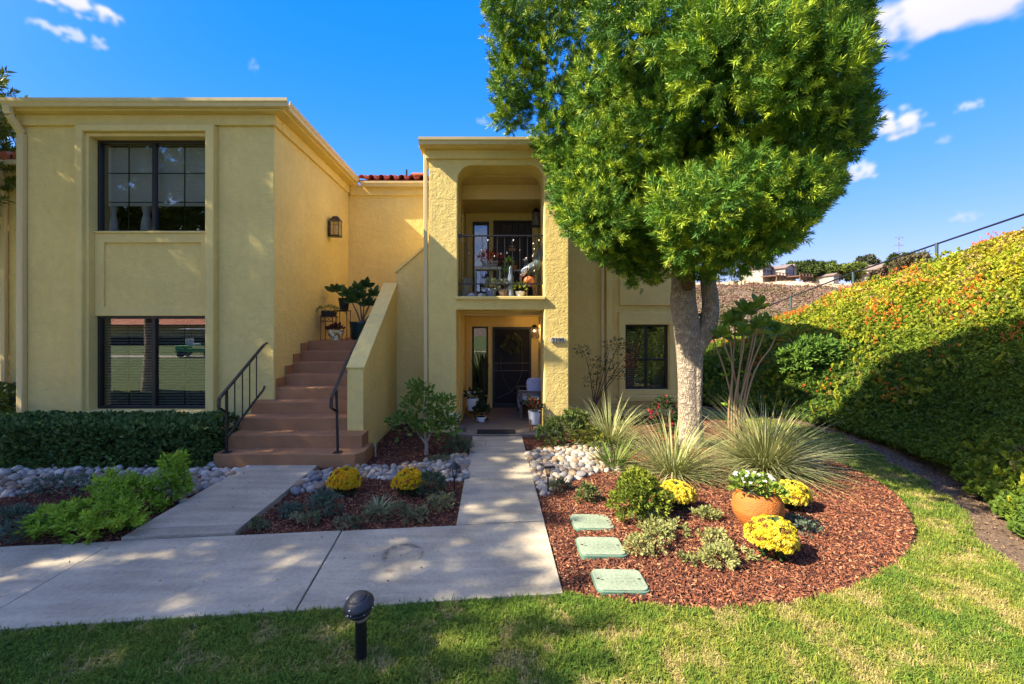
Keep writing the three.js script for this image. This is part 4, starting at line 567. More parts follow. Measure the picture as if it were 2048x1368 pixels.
  { const r = rngOf(9); for (let i = 0; i < 15; i++) { const g = ovalLeaf(0.75 + r() * 0.45, 0.065, 0.2, 0.06); part(o, 'leaf', turned(g, [(r() - 0.5) * 0.35, 1, (r() - 0.5) * 0.3], [(r() - 0.5) * 0.17, 0.32, (r() - 0.5) * 0.17], r() * 6), leafM([0.030 + r() * 0.02, 0.05 + r() * 0.03, 0.025], 0.05, 0.5)); } }
  o = thing('potted_plant', 'small white pot with a drooping green plant on the porch floor', 'potted plant', [-0.24, y, -9.3]); pot(o, [[0.08, 0], [0.105, 0.02], [0.11, 0.11], [0.10, 0.11]], M.white, 0.1, 0.10); foliage(o, [[0, 0.19, 0, 0.16, 0.12, 0.14], [0.02, 0.3, 0, 0.10, 0.08, 0.1]], L_mid, LM, 130, two([0.025, 0.05, 0.02], [0.06, 0.10, 0.03]), 35);
  o = thing('stone', 'rough dark stone at the foot of the left porch pillar', 'stone', [-0.60, 0.08, -8.45]); { const g = new THREE.IcosahedronGeometry(0.085, 2), p = g.attributes.position; for (let i = 0; i < p.count; i++) { const k = 1 + 0.4 * fbm(p.getX(i) * 9, p.getY(i) * 9 + p.getZ(i) * 7, 3); p.setXYZ(i, p.getX(i) * k, p.getY(i) * 0.85 * k, p.getZ(i) * k); } g.computeVertexNormals(); part(o, 'rock', clean(g), S([0.13, 0.10, 0.08], 0.95)); }
}
// ---------------------------------------------------------------- plants on the stair landing (floor 1.774)
{
  const y = 1.774, met = S([0.05, 0.03, 0.02], 0.55, { metalness: 0.3 });
  const stand = (label, x, z, w, h, band) => { const o = thing('plant_stand', label, 'plant stand', [x, y, z]); for (const [a, b] of [[-1, -1], [1, -1], [-1, 1], [1, 1]]) part(o, 'leg', flat([a * w / 2, 0, b * w / 2], [a * w / 2, h, b * w / 2], 0.014, 0.014), met); part(o, 'shelf', bx(-w / 2 - 0.02, w / 2 + 0.02, h, h + 0.025, -w / 2 - 0.02, w / 2 + 0.02, 0.005), met); if (band) { part(o, 'rail', [flat([-w / 2, h - 0.10, w / 2], [w / 2, h - 0.10, w / 2], 0.012, 0.012), flat([w / 2, h - 0.10, w / 2], [w / 2, h - 0.10, -w / 2], 0.012, 0.012)], met); for (let k = 0; k < 3; k++) part(o, 'scroll', clean(new THREE.TorusGeometry(0.035, 0.006, 5, 14).translate(-w / 2 + (k + 0.5) * w / 3, h - 0.05, w / 2)), met); } else for (const s of [-1, 1]) part(o, 'bracket', tube([[s * w / 2, h - 0.12, w / 2], [s * w / 2 * 0.85, h - 0.04, w / 2], [s * w / 2 * 0.5, h, w / 2]], [0.007, 0.007], 5, 4), met); };
  stand('low metal plant stand with scroll band on the stair landing', -3.60, -9.55, 0.26, 0.50, true); stand('taller metal plant stand behind the scroll stand on the landing', -3.44, -10.0, 0.25, 0.64, false);
  let o = thing('potted_plant', 'dark trough of trailing yellow green succulents on the low stand', 'potted plant', [-3.60, y + 0.526, -9.55]); part(o, 'pot', bx(-0.14, 0.14, 0, 0.12, -0.09, 0.09, 0.012), M.dark); foliage(o, [[0, 0.14, 0, 0.21, 0.07, 0.13], [-0.16, 0.10, 0.04, 0.09, 0.08, 0.08], [0.14, 0.10, 0.06, 0.08, 0.08, 0.08]], leaf(0.06, 0.022, 0.1, 0.2), LM, 170, two([0.14, 0.17, 0.03], [0.42, 0.36, 0.06]), 41);
  const rosette = (o, p, n, lg, mat, seed, tilt = 1.1) => { const r = rngOf(seed); for (let i = 0; i < n; i++) { const a = i * 2.4 + r() * 0.3, e = lerp(0.35, tilt + 0.35, i / n); const m = part(o, 'leaf', lg, mat); m.applyMatrix4(placed(new THREE.Vector3(...p), new THREE.Vector3(Math.sin(e) * Math.cos(a), Math.cos(e), Math.sin(e) * Math.sin(a)), 0, 0.75 + 0.4 * r())); const fw = new THREE.Matrix4(); } };
  const gm = [leafM([0.05, 0.10, 0.022], 0.15, 0.4), leafM([0.075, 0.135, 0.03], 0.2, 0.4), leafM([0.035, 0.075, 0.02], 0.15, 0.4)];
  o = thing('potted_plant', 'black nursery pot with a rosette of large leaves on the taller stand', 'potted plant', [-3.42, y + 0.666, -10.0]); pot(o, [[0.09, 0], [0.125, 0.26], [0.13, 0.28], [0.115, 0.28]], M.black, 0.115, 0.26); part(o, 'stem', tube([[0, 0.25, 0], [-0.08, 0.38, 0.06], [-0.16, 0.42, 0.10]], [0.014, 0.012], 7, 4), S([0.16, 0.17, 0.08], 0.8)); rosette(o, [-0.16, 0.42, 0.10], 13, L_big, gm[0], 51, 1.2);
  o = thing('potted_plant', 'small yellow and white painted pot with dark red leaves on the landing edge', 'potted plant', [-3.32, y, -9.2]);
  { const pm = S([1, 1, 1], 0.35, { map: tex(256, 1, (u, v) => { const n = fbm(u * 7, v * 4, 2, 7), m = fbm(u * 9 + 3, v * 5, 2, 9); return Math.abs(n) < 0.07 ? [0.06, 0.06, 0.05] : m > 0.08 ? [0.82, 0.68, 0.16] : [0.88, 0.86, 0.78]; }, true) }); pm.map.repeat.set(1, 1); pot(o, [[0.085, 0], [0.095, 0.01], [0.16, 0.13], [0.165, 0.19], [0.18, 0.22], [0.155, 0.22], [0.145, 0.19]], pm, 0.145, 0.19); foliage(o, [[0, 0.23, 0, 0.14, 0.06, 0.12]], L_mid, LM, 70, two([0.05, 0.012, 0.012], [0.10, 0.03, 0.02]), 43); }
  o = thing('potted_plant', 'big dark green glazed pot with a branching broad leaved plant', 'potted plant', [-2.93, y, -9.75]);
  pot(o, [[0.20, 0], [0.235, 0.02], [0.265, 0.30], [0.27, 0.36], [0.285, 0.40], [0.25, 0.40], [0.24, 0.36]], S([0.012, 0.035, 0.028], 0.12), 0.24, 0.35);
  const R2 = rngOf(66), tops = [[-0.28, 0.98, 0.1], [-0.08, 1.10, 0.0], [0.08, 1.18, -0.05], [0.28, 0.98, 0.05], [0.48, 0.86, 0.0], [0.2, 0.76, 0.18], [-0.16, 0.82, 0.18], [0.60, 0.66, 0.05], [0.0, 0.92, 0.15]];
  tops.forEach((t, i) => { part(o, 'stem', tube([[0.02 * (i % 3 - 1), 0.34, 0], [t[0] * 0.45, 0.34 + (t[1] - 0.34) * 0.5, t[2] * 0.5], t], [0.018, 0.013, 0.009], 6, 4), S([0.13, 0.12, 0.075], 0.85)); rosette(o, t, 11, L_big, gm[i % 3], 70 + i, 1.3); });
}
// ---------------------------------------------------------------- garden lights, sign, lids, pipe
{
  const pl = (label, px, py, flatTop) => { const [x, z] = gp(px, py), o = thing('path_light', label, 'path light', [x, mulchY(x, z), z], 0.2, 'path lights by the front path'); part(o, 'stake', bar([0, -0.02, 0], [0, 0.25, 0], 0.011, 8), M.black);
    const glass = new THREE.MeshPhysicalMaterial({ color: rgb(0.8, 0.8, 0.75), roughness: 0.25, transmission: 0.9, thickness: 0, side: THREE.DoubleSide });
    part(o, 'glass', lathe([[0.022, 0.235], [0.04, 0.34]], 8), glass); const F = []; for (let k = 0; k < 4; k++) { const a = k * Math.PI / 2 + 0.78; F.push(bar([Math.cos(a) * 0.023, 0.235, Math.sin(a) * 0.023], [Math.cos(a) * 0.042, 0.345, Math.sin(a) * 0.042], 0.004, 5)); } part(o, 'cage', F, M.black); part(o, 'base', lathe([[0, 0.215], [0.027, 0.22], [0.027, 0.238], [0, 0.24]], 12), M.black);
    if (flatTop) { part(o, 'cap', bx(-0.07, 0.07, 0.345, 0.37, -0.07, 0.07, 0.006), M.black); part(o, 'solar_panel', bx(-0.055, 0.055, 0.3702, 0.373, -0.055, 0.055), S([0.10, 0.09, 0.12], 0.2)); } else part(o, 'cap', clean(new THREE.CylinderGeometry(0.022, 0.088, 0.06, 8).translate(0, 0.372, 0)), M.black); };
  pl('black garden path light with peaked cap beside the left mum bed', 909, 986, false); pl('black garden path light with flat square top at the right path edge', 1096, 984, true);
  const [bxx, bz] = gp(722, 1312);
  const o = thing('bollard_light', 'weathered black mushroom path light tilted in the front lawn', 'garden light', [bxx, -0.03, bz]);
  part(o, 'post', lathe([[0.036, -0.05], [0.036, 0.255], [0.031, 0.262], [0.031, 0.30]], 20), S([0.010, 0.010, 0.012], 0.35));
  const hd = grp(o, 'lamp_head'); hd.position.set(0, 0.30, 0); hd.rotation.z = 0.17; hd.rotation.x = 0.10;
  const bm = S([0.016, 0.018, 0.024], 0.38, { bumpMap: T.paintBump, bumpScale: 0.001 });
  part(hd, 'collar', lathe([[0.031, -0.035], [0.045, -0.03], [0.05, -0.005], [0.036, 0.0]], 20), S([0.22, 0.19, 0.15], 0.9)); part(hd, 'lower_shade', lathe([[0.036, 0.0], [0.062, 0.0], [0.086, 0.03], [0.088, 0.042], [0.06, 0.05]], 28), bm); part(hd, 'upper_shade', lathe([[0.06, 0.05], [0.088, 0.050], [0.0955, 0.058], [0.094, 0.075], [0.075, 0.102], [0.062, 0.112], [0.060, 0.1105]], 32), bm); part(hd, 'top_disc', lathe([[0.059, 0.1105], [0.058, 0.117], [0.04, 0.128], [0.018, 0.133], [0.0, 0.134]], 28), bm);
  { const r = rngOf(12); for (let i = 0; i < 12; i++) { const a = r() * 6.28, y = [0.062, 0.09, 0.04][i % 3], q = [0.0952, 0.0865, 0.0885][i % 3]; const m = part(hd, 'paint_chip', clean(new THREE.IcosahedronGeometry(0.0035 + r() * 0.003, 0).scale(1, 0.7, 1)), M.whitePaint); m.position.set(Math.cos(a) * q, y, Math.sin(a) * q); } }
  // yard sign
  const [sx, sz] = gp(902, 893), sg = thing('yard_sign', 'small black and white PROTECTION yard sign on a stake behind the leafy shrub', 'yard sign', [sx, 0, sz], 0.12);
  part(sg, 'stake', bar([0, -0.05, 0], [0, 0.5, 0], 0.008, 6), M.oldWood);
  const cv = document.createElement('canvas'); cv.width = 512; cv.height = 320; const c = cv.getContext('2d'); c.fillStyle = '#e9e3c8'; c.fillRect(0, 0, 512, 320); c.fillStyle = '#16120f'; c.fillRect(0, 130, 512, 190); c.textAlign = 'right'; c.font = 'bold 104px sans-serif'; c.fillText('ENCE', 462, 106); c.fillStyle = '#e9e3c8'; c.textAlign = 'center'; c.font = 'bold 64px sans-serif'; c.fillText('PROTECTION', 262, 206); c.font = 'bold 60px sans-serif'; c.fillText('(800) 342-8486', 258, 286);
  const ct = new THREE.CanvasTexture(cv); ct.colorSpace = THREE.SRGBColorSpace;
  const bd = grp(sg, 'board'); bd.position.set(-0.02, 0.47, 0.012); bd.rotation.z = 0.06; part(bd, 'panel', bx(-0.165, 0.165, -0.10, 0.10, -0.004, 0.0, 0.001), M.white); const face = new THREE.PlaneGeometry(0.326, 0.196); face.translate(0, 0, 0.0025); part(bd, 'print', face, S([1, 1, 1], 0.5, { map: ct }));
  const pv = thing('stub_pipe', 'short pale pipe stub standing by the foot of the stair wall', 'pipe', [-1.87, 0, -6.93]); part(pv, 'pipe', lathe([[0.014, 0], [0.014, 0.19], [0.018, 0.19], [0.018, 0.215], [0.010, 0.215], [0.010, 0.1]], 10), S([0.35, 0.28, 0.16], 0.7)); part(pv, 'wire', bar([0.02, 0.0, 0.0], [0.022, 0.38, 0], 0.003, 5), M.twig);
  // valve box lids
  const lid = (label, pts, first) => { const P = pts.map((p) => gp(...p)), cx = P.reduce((a, p) => a + p[0], 0) / 4, cz = P.reduce((a, p) => a + p[1], 0) / 4, w = 0.43, d = (P[3][1] + P[2][1] - P[0][1] - P[1][1]) / 2; const base = mulchY(cx, cz);
    const o = thing('valve_box', label, 'valve box', [cx, base + 0.012, cz], -0.02, 'irrigation valve boxes'), sh = (k, r) => { const s = new THREE.Shape(), W = w / 2 - k, D = d / 2 - k; s.moveTo(-W + r, -D); s.lineTo(W - r, -D); s.quadraticCurveTo(W, -D, W, -D + r); s.lineTo(W, D - r); s.quadraticCurveTo(W, D, W - r, D); s.lineTo(-W + r, D); s.quadraticCurveTo(-W, D, -W, D - r); s.lineTo(-W, -D + r); s.quadraticCurveTo(-W, -D, -W + r, -D); return s; };
    const ex = (s, a, b, bev) => worldUV(new THREE.ExtrudeGeometry(s, { depth: b - a - bev, bevelEnabled: true, bevelSize: bev, bevelThickness: bev, bevelOffset: -bev, bevelSegments: 2, curveSegments: 6 }).rotateX(-Math.PI / 2).translate(0, a, 0));
    part(o, 'collar', ex(sh(0, 0.07), -0.05, 0.008, 0.003), S([0.10, 0.20, 0.13], 0.7)); part(o, 'lid', ex(sh(0.012, 0.06), -0.005, 0.022, 0.005), M.green);
    part(o, 'keyhole', bx(0.15, 0.175, 0.019, 0.0235, -0.008, 0.008), M.dark); part(o, 'handle_slot', [bx(-0.185, -0.16, 0.019, 0.0235, -0.01, 0.006), bar([-0.155, 0.023, 0.01], [-0.13, 0.023, 0.02], 0.003, 5)], M.dark);
    const R = []; for (let i = 0; i < 9; i++) R.push(bx(-0.12 + (i % 3) * 0.085, -0.06 + (i % 3) * 0.085, 0.0215, 0.0238, -0.06 + Math.floor(i / 3) * 0.045, -0.05 + Math.floor(i / 3) * 0.045)); part(o, 'embossed_ribs', R, M.green).userData.kind = 'stuff'; };
  lid('green valve box lid farthest from the lawn beside the yellow bush', [[1138, 1031], [1215, 1031], [1233, 1059], [1150, 1062]]); lid('green valve box lid between the other two lids', [[1149, 1077], [1238, 1077], [1257, 1112], [1160, 1117]]); lid('green valve box lid nearest the lawn edge', [[1178, 1140], [1275, 1137], [1307, 1180], [1195, 1187]]);
}
// ---------------------------------------------------------------- river stones
const rockGeo = [0, 1, 2, 3, 4].map((k) => { const g = new THREE.IcosahedronGeometry(1, 1), p = g.attributes.position; const q = 0.6 + 0.08 * k; for (let i = 0; i < p.count; i++) { const s = 1 + 0.22 * fbm(p.getX(i) * 0.9 + k * 5, p.getY(i) * 0.9 + p.getZ(i) * 0.8 + k, 2); p.setXYZ(i, p.getX(i) * s * 1.15, p.getY(i) * s * q, p.getZ(i) * s * 0.85); } const n = p.array.slice(); const v = new THREE.Vector3(), nn = []; for (let i = 0; i < p.count; i++) { v.set(n[i * 3] / 1.3, n[i * 3 + 1] / (q * q), n[i * 3 + 2] / 0.72).normalize(); nn.push(v.x, v.y, v.z); } g.setAttribute('normal', new THREE.Float32BufferAttribute(nn, 3)); return clean(g); });
const rockM = [[0.42, 0.35, 0.26], [0.52, 0.46, 0.38], [0.33, 0.31, 0.29], [0.46, 0.33, 0.21], [0.60, 0.55, 0.47], [0.36, 0.27, 0.19], [0.27, 0.27, 0.28]].map((c) => S(c, 0.75, { map: T.soilCol, bumpMap: T.paintBump, bumpScale: 0.002 }));
const cobblePolys = [];
function cobbles(poly, label, seed, scale = 1) {
  const r = rngOf(seed), [x0, x1, z0, z1] = boundsOf(poly), bed = struct('cobble_bed'), pts = []; cobblePolys.push(poly); bed.userData.label = label;
  for (let t = 0; t < 26000 && pts.length < 520; t++) { const x = lerp(x0, x1, r()), z = lerp(z0, z1, r()), s = (0.042 + 0.036 * r() * r() + 0.012 * r()) * scale; if (!inPoly(x, z, poly) || pts.some(([a, b, c]) => Math.hypot(a - x, b - z) < (c + s) * 0.83)) continue; pts.push([x, z, s]); }
  const layer = []; for (let t = 0; t < 900; t++) { const x = lerp(x0, x1, r()), z = lerp(z0, z1, r()); if (inPoly(x, z, poly)) layer.push([placed(new THREE.Vector3(x, mulchY(x, z) + 0.005, z), new THREE.Vector3(r() - 0.5, 2, r() - 0.5).normalize(), r() * 6, 0.035 + r() * 0.02), mixc(rgb(0.35, 0.29, 0.22), rgb(0.5, 0.45, 0.37), r())]); }
  pts.sort((a, b) => b[1] - a[1]);
  const rest = [];
  pts.forEach(([x, z, s], i) => { const p = new THREE.Vector3(x, mulchY(x, z) + s * (0.42 + 0.35 * r()), z), m = placed(p, new THREE.Vector3((r() - 0.5) * 0.7, 1, (r() - 0.5) * 0.7).normalize(), r() * 6.28, s * (0.9 + 0.25 * r()), s * (0.85 + 0.3 * r())); if (i < 300) { const o = part(bed, 'cobble', rockGeo[Math.floor(r() * 5)], rockM[Math.floor(r() * 7)]); o.applyMatrix4(m); } else layer.push([m, mixc(rgb(0.35, 0.29, 0.22), rgb(0.55, 0.5, 0.42), r())]); });
  scatter(bed, 'small_stones', rockGeo[1], S([1, 1, 1], 0.8), layer);
}
cobbles([[-9.3, -6.45], [-9.3, -5.6], ...[[0, 992], [130, 972], [240, 966], [320, 985], [362, 1003], [470, 950], [507, 936]].map((p) => gp(...p)), [-4.0, -6.32], [-4.15, -6.45]], 'grey river stones along the foot of the clipped hedge', 61);
cobbles([[583, 985], [622, 946], [700, 934], [790, 934], [850, 922], [938, 910], [932, 958], [880, 958], [800, 958], [720, 952], [690, 968], [640, 978]].map((p) => gp(...p)), 'tan river stones between the stair path and front path', 62);
cobbles([[1054, 905], [1080, 900], [1140, 897], [1205, 895], [1240, 946], [1200, 948], [1130, 966], [1086, 988], [1066, 945]].map((p) => gp(...p)), 'sunlit pale river stones right of the front path', 63);
const onCobbles = (x, z) => cobblePolys.some((p) => inPoly(x, z, p));
// ---------------------------------------------------------------- mulch chips
{
  const chip = [0, 1, 2].map((k) => { const g = new THREE.BoxGeometry(0.011 + 0.004 * k, 0.045 - 0.008 * k, 0.005), p = g.attributes.position; for (let i = 0; i < p.count; i++) if (p.getY(i) > 0) { p.setX(i, p.getX(i) * 0.45); p.setZ(i, p.getZ(i) + 0.006); } g.computeVertexNormals(); return clean(g); });
  const mm = S([1, 1, 1], 0.85), A = rgb(0.10, 0.028, 0.012), B2 = rgb(0.27, 0.085, 0.032), C = rgb(0.46, 0.25, 0.12), D = rgb(0.035, 0.013, 0.008), r = rngOf(91);
  for (const [poly, n, lab] of [[bedRight, 48000, 'red brown bark mulch of the round bed under the tree'], [bedMid, 13000, 'dark bark mulch between the two paths'], [bedLeft, 15000, 'dark bark mulch left of the stair path']]) {
    const [x0, x1, z0, z1] = boundsOf(poly), lists = [[], [], []];
    for (let i = 0; i < n; i++) { let x, z, ok = 0; for (let t = 0; t < 30 && !ok; t++) { x = lerp(x0, x1, r()); z = lerp(z0, z1, Math.pow(r(), poly === bedRight ? 0.62 : 0.8)); ok = inPoly(x, z, poly) && !onCobbles(x, z) && r() < 1.3 + z * 0.07; } if (!ok) continue; const q = r(), c = q < 0.22 ? mixc(A, D, r()) : q < 0.84 ? mixc(A, B2, r()) : mixc(B2, C, r()); lists[i % 3].push([placed(new THREE.Vector3(x, mulchY(x, z) + 0.004 + r() * 0.012, z), new THREE.Vector3(r() - 0.5, (r() - 0.35) * 0.35, r() - 0.5).normalize(), r() * 6, 0.42 + r() * 0.62), c]); }
    lists.forEach((l, k) => { const im = scatter(scene, 'bark_mulch', chip[k], mm, l); im.userData.label = lab; });
  }
}
// ---------------------------------------------------------------- lawn grass
{
  const r = rngOf(17);
  const tuft = (seed, n) => { const q = rngOf(seed), P = []; for (let i = 0; i < n; i++) { const a = q() * 6.28, lean = 0.15 + 0.85 * q(), h = 0.035 + 0.035 * q(), w = 0.0018 + 0.0012 * q(), bx0 = (q() - 0.5) * 0.035, bz0 = (q() - 0.5) * 0.035, sx = -Math.sin(a) * w, sz = Math.cos(a) * w, mx = bx0 + Math.cos(a) * h * lean * 0.35, mz = bz0 + Math.sin(a) * h * lean * 0.35, tx = bx0 + Math.cos(a) * h * lean, tz = bz0 + Math.sin(a) * h * lean, my = h * 0.62, ty = h * (1.05 - 0.5 * lean); P.push(bx0 - sx, 0, bz0 - sz, bx0 + sx, 0, bz0 + sz, mx + sx, my, mz + sz, bx0 - sx, 0, bz0 - sz, mx + sx, my, mz + sz, mx - sx, my, mz - sz, mx - sx, my, mz - sz, mx + sx, my, mz + sz, tx, ty, tz); } return rawGeo(P); };
  const geos = [tuft(1, 13), tuft(2, 13), tuft(3, 11)], lists = [[], [], []], G1 = rgb(0.085, 0.185, 0.018), G2 = rgb(0.17, 0.24, 0.026), G3 = rgb(0.30, 0.31, 0.045), ST = rgb(0.48, 0.38, 0.15);
  const bare = (x, z) => Math.hypot((x + 0.55) / 0.30, (z + 2.42) / 0.16) < 1 || Math.hypot((x + 2.1) / 0.2, (z + 2.45) / 0.1) < 1;
  const inLawn = (x, z) => { if (x > edgeLawn(-z) + 0.12 * fbm(z * 4, x * 2, 3) + 0.05) return false; if (x < 0.575) { if (z < walkLow(x) + 0.02 * fbm(x * 7, 1, 2) - 0.01) return false; } else if (inPoly(x - 0.03 * fbm(z * 5, x * 5, 2), z + 0.05 * fbm(x * 4, z * 4, 2), bedRight)) return false; if (z < -9.9) return false; return !(x > 0.575 && x < 5 && z < -6.5); };
  const add = (n, x0, x1, z0, z1, s) => { for (let i = 0; i < n; i++) { const x = lerp(x0, x1, r()), z = lerp(z0, z1, r()); if (!inLawn(x, z)) continue; const b = bare(x, z); if (b && r() < 0.75) continue; const n1 = fbm(x * 1.1 + 3, z * 1.6, 4), n2 = fbm(x * 3.3, z * 4.2 + 8, 3); const dry = sstep(n2 + 0.3 * n1 + (b ? 0.5 : 0) + 0.12 * sstep(x, -0.8, 1.5), 0.05, 0.5); let c = mixc(G1, G2, 0.35 + 0.5 * n1 + r() * 0.5); c = mixc(c, G3, sstep(n1 * 0.6 + n2 * 0.5 + (r() - 0.5) * 0.7 + sstep(x, -0.8, 1.5) * 0.38, 0.05, 0.7)); if (r() < dry * 0.75) c = mixc(c, ST, 0.5 + 0.5 * r()); const k = 0.85 + 0.3 * r(); c.multiplyScalar(k); lists[i % 3].push([placed(new THREE.Vector3(x, -0.045, z), new THREE.Vector3((r() - 0.5) * 0.5, 1, (r() - 0.5) * 0.5).normalize(), r() * 6.28, s * (0.75 + 0.5 * r()) * (1 - 0.25 * dry), s * (0.7 + 0.55 * r()) * (1 - 0.3 * dry)), c]); } };
  add(62000, -4.2, 5.6, -3.95, -1.7, 1); add(30000, 0.6, 6.6, -6.5, -3.4, 1.15); add(11000, 3.5, 7, -9.9, -6.2, 1.4);
  add(9000, -9, 5, -1.7, 0.8, 1.6); add(6000, -9, -4.2, -3.6, -1.5, 1.5);
  const gm = leafM([1, 1, 1], 0.3, 0.7); lists.forEach((l, k) => { scatter(scene, 'lawn_grass', geos[k], gm, l).userData.label = 'green and straw coloured blades of the front lawn'; });
}
{ // dead leaves and crumbs of earth on the dirt strip
  const r = rngOf(95), l = []; for (let i = 0; i < 3200; i++) { const d = 2.4 + 8 * r(), x = edgeLawn(d) + (hillFoot(d) + 0.1 - edgeLawn(d)) * r(); l.push([placed(new THREE.Vector3(x, -0.022 + r() * 0.01, -d), new THREE.Vector3(r() - 0.5, (r() - 0.4) * 0.5, r() - 0.5).normalize(), r() * 6, 0.4 + r() * 0.6), mixc(rgb(0.09, 0.05, 0.03), rgb(0.34, 0.22, 0.11), r() * r())]); }
  scatter(scene, 'leaf_litter', leaf(0.045, 0.018, 0.4, 0.3, true), S([1, 1, 1], 0.9, { side: THREE.DoubleSide }), l).userData.label = 'dead leaves on the dirt strip below the slope';
}
{ // a few dead leaves on the paving, brown scuff marks on the sidewalk
  const r = rngOf(96), l = []; for (let i = 0; i < 90; i++) { const q = r(), x = q < 0.6 ? -5 + 5.5 * r() : q < 0.8 ? -0.36 + 0.9 * r() : -3.6 + r(), z = q < 0.6 ? lerp(walkTop(x), walkLow(x), r()) : q < 0.8 ? -4.6 - 3.5 * r() : -4.6 - 1.7 * r(); l.push([placed(new THREE.Vector3(x, q >= 0.8 ? 0.039 : 0.008, z), new THREE.Vector3(r() - 0.5, 0.06, r() - 0.5).normalize(), r() * 0.6, 0.3 + r() * 0.5), mixc(rgb(0.10, 0.06, 0.03), rgb(0.38, 0.26, 0.10), r() * r())]); }
  scatter(scene, 'leaf_litter', leaf(0.045, 0.018, 0.3, 0.2, true), S([1, 1, 1], 0.9, { side: THREE.DoubleSide }), l).userData.label = 'dead leaves lying on the concrete paths';
  const N = 256, d = new Uint8Array(N * N * 4); for (let j = 0; j < N; j++) for (let i = 0; i < N; i++) { const u = i / N - 0.5, v = j / N - 0.5, R = Math.hypot(u * 1.1, v), n = fbm(i / 20, j / 30, 4), a = sstep(0.075 - Math.abs(R - 0.30 + 0.05 * n), 0, 0.075) * sstep(v + 0.25 + 0.3 * n, 0, 0.3) * (0.55 + 0.9 * n) + sstep(0.12 - Math.hypot(u + 0.1, (v + 0.42) * 2), 0, 0.1) * 0.5; d.set([255, clamp(a, 0, 1) * 150, 0, 255], (j * N + i) * 4); }
  const t = new THREE.DataTexture(d, N, N); t.magFilter = THREE.LinearFilter; t.needsUpdate = true;
  const [sx, sz] = gp(805, 1110), g = new THREE.PlaneGeometry(0.62, 0.62).rotateX(-Math.PI / 2); const st = part(scene.getObjectByName('sidewalk'), 'stain', g, S([0.11, 0.075, 0.05], 0.95, { alphaMap: t, transparent: true })); st.position.set(sx, 0.0035, sz);
}
// ---------------------------------------------------------------- hedges and shrubs
const gY = (x, z) => mulchY(x, z);
function hedge(label, x0, x1, z0, z1, h, n, seed, colr) {
  const o = thing('hedge', label, 'hedge', [(x0 + x1) / 2, 0, (z0 + z1) / 2]), w = x1 - x0, d = z0 - z1, r = rngOf(seed), list = [];
  part(o, 'twigs', worldUV(new RoundedBoxGeometry(w - 0.22, h - 0.16, d - 0.22, 2, 0.1).translate(0, (h - 0.16) / 2, 0)), S([0.016, 0.020, 0.010], 1, { map: T.soilCol, bumpMap: T.soilBump, bumpScale: 0.06 }));
  const lg = ovalLeaf(0.062, 0.042, 0.12, 0.1);
  for (let i = 0; i < n; i++) { const f = r(); let p, nn; const wob = (a, b) => 0.10 * fbm(a * 3, b * 3 + seed, 3); if (f < 0.42) { const a = (r() - 0.5) * w, b = (r() - 0.5) * d; p = [a, h + wob(a, b), b]; nn = [0, 1, 0.25]; } else if (f < 0.9) { const a = (r() - 0.5) * w, b = r() * h; p = [a, b, d / 2 + wob(a, b)]; nn = [0, 0.25, 1]; } else { const s = r() < 0.5 ? -1 : 1, a = r() * h, b = (r() - 0.5) * d; p = [s * (w / 2 + wob(a, b)), a, b]; nn = [s, 0.25, 0]; }
    const dp = -r() * r() * 0.13; const rd = sstep(p[1], h - 0.12, h) * sstep(Math.abs(p[2]) * 2 / d, 0.8, 1); list.push([placed(new THREE.Vector3(p[0] + nn[0] * dp, Math.max(0.02, p[1] + nn[1] * dp - rd * 0.04), p[2] + nn[2] * dp), new THREE.Vector3(nn[0] * 0.6 + (r() - 0.5) * 1.5, nn[1] + (r() - 0.5) * 1.3 + 0.2, nn[2] * 0.6 + (r() - 0.5) * 1.5).normalize(), r() * 6.28, 0.75 + 0.5 * r()), colr(r, r())]); }
  scatter(o, 'foliage', lg, LM2, list); return o;
}
hedge('clipped dark green hedge under the left windows', -9.2, -4.22, -6.32, -7.16, 0.64, 17000, 71, two([0.045, 0.095, 0.028], [0.17, 0.25, 0.06], 0.5));
hedge('neighbour hedge lit by sun at the far left behind the downspout', -12.5, -8.75, -8.2, -9.2, 0.85, 5000, 72, two([0.06, 0.10, 0.02], [0.14, 0.18, 0.03], 0.4));
function shrub(name, label, cat, px, py, blobs, lg, mat, n, col, seed, o = {}) {
  const [x, z] = gp(px, py), t = thing(name, label, cat, [x, gY(x, z), z], 0, o.group), r = rngOf(seed + 1000);
  const ns = o.stems ?? 6, th = o.trunk ?? 0; if (th) part(t, 'trunk', tube([[0, -0.05, 0], [0.01, th * 0.5, 0], [0, th * 1.1, 0]], [0.045, 0.034, 0.03], 9, 4, 0.15, seed), o.stemM ?? M.twig); for (let i = 0; i < ns; i++) { const b = blobs[i % blobs.length], a = r() * 6.28, bx0 = (r() - 0.5) * 0.06, bz0 = (r() - 0.5) * 0.06; part(t, 'stem', tube([[th ? bx0 * 0.3 : bx0, th - 0.03, th ? bz0 * 0.3 : bz0], [bx0 + (b[0] - bx0) * 0.4, lerp(th, b[1], 0.5), bz0 + (b[2] - bz0) * 0.4], [b[0] + Math.cos(a) * b[3] * 0.6, b[1] + b[4] * 0.4, b[2] + Math.sin(a) * b[5] * 0.6]], [o.sr ?? 0.008, 0.005, 0.002], 5, 3), o.stemM ?? M.twig); }
  foliage(t, blobs, lg, mat, n, col, seed, { floor: 0.01, ...o }); return t;
}
const needleTuft = sprig(12, leaf(0.05, 0.010, 0.2, 0.1, true), 0.06, 1.0, 5), leafTuft = sprig(9, leaf(0.045, 0.020, 0.2, 0.15, true), 0.05, 1.05, 6), fingerTuft = sprig(8, leaf(0.040, 0.015, 0.4, -0.15, true, 0.65), 0.03, 0.95, 7), featherTuft = sprig(11, leaf(0.060, 0.021, 0.2, 0.15, true, 0.55), 0.075, 1.15, 8);
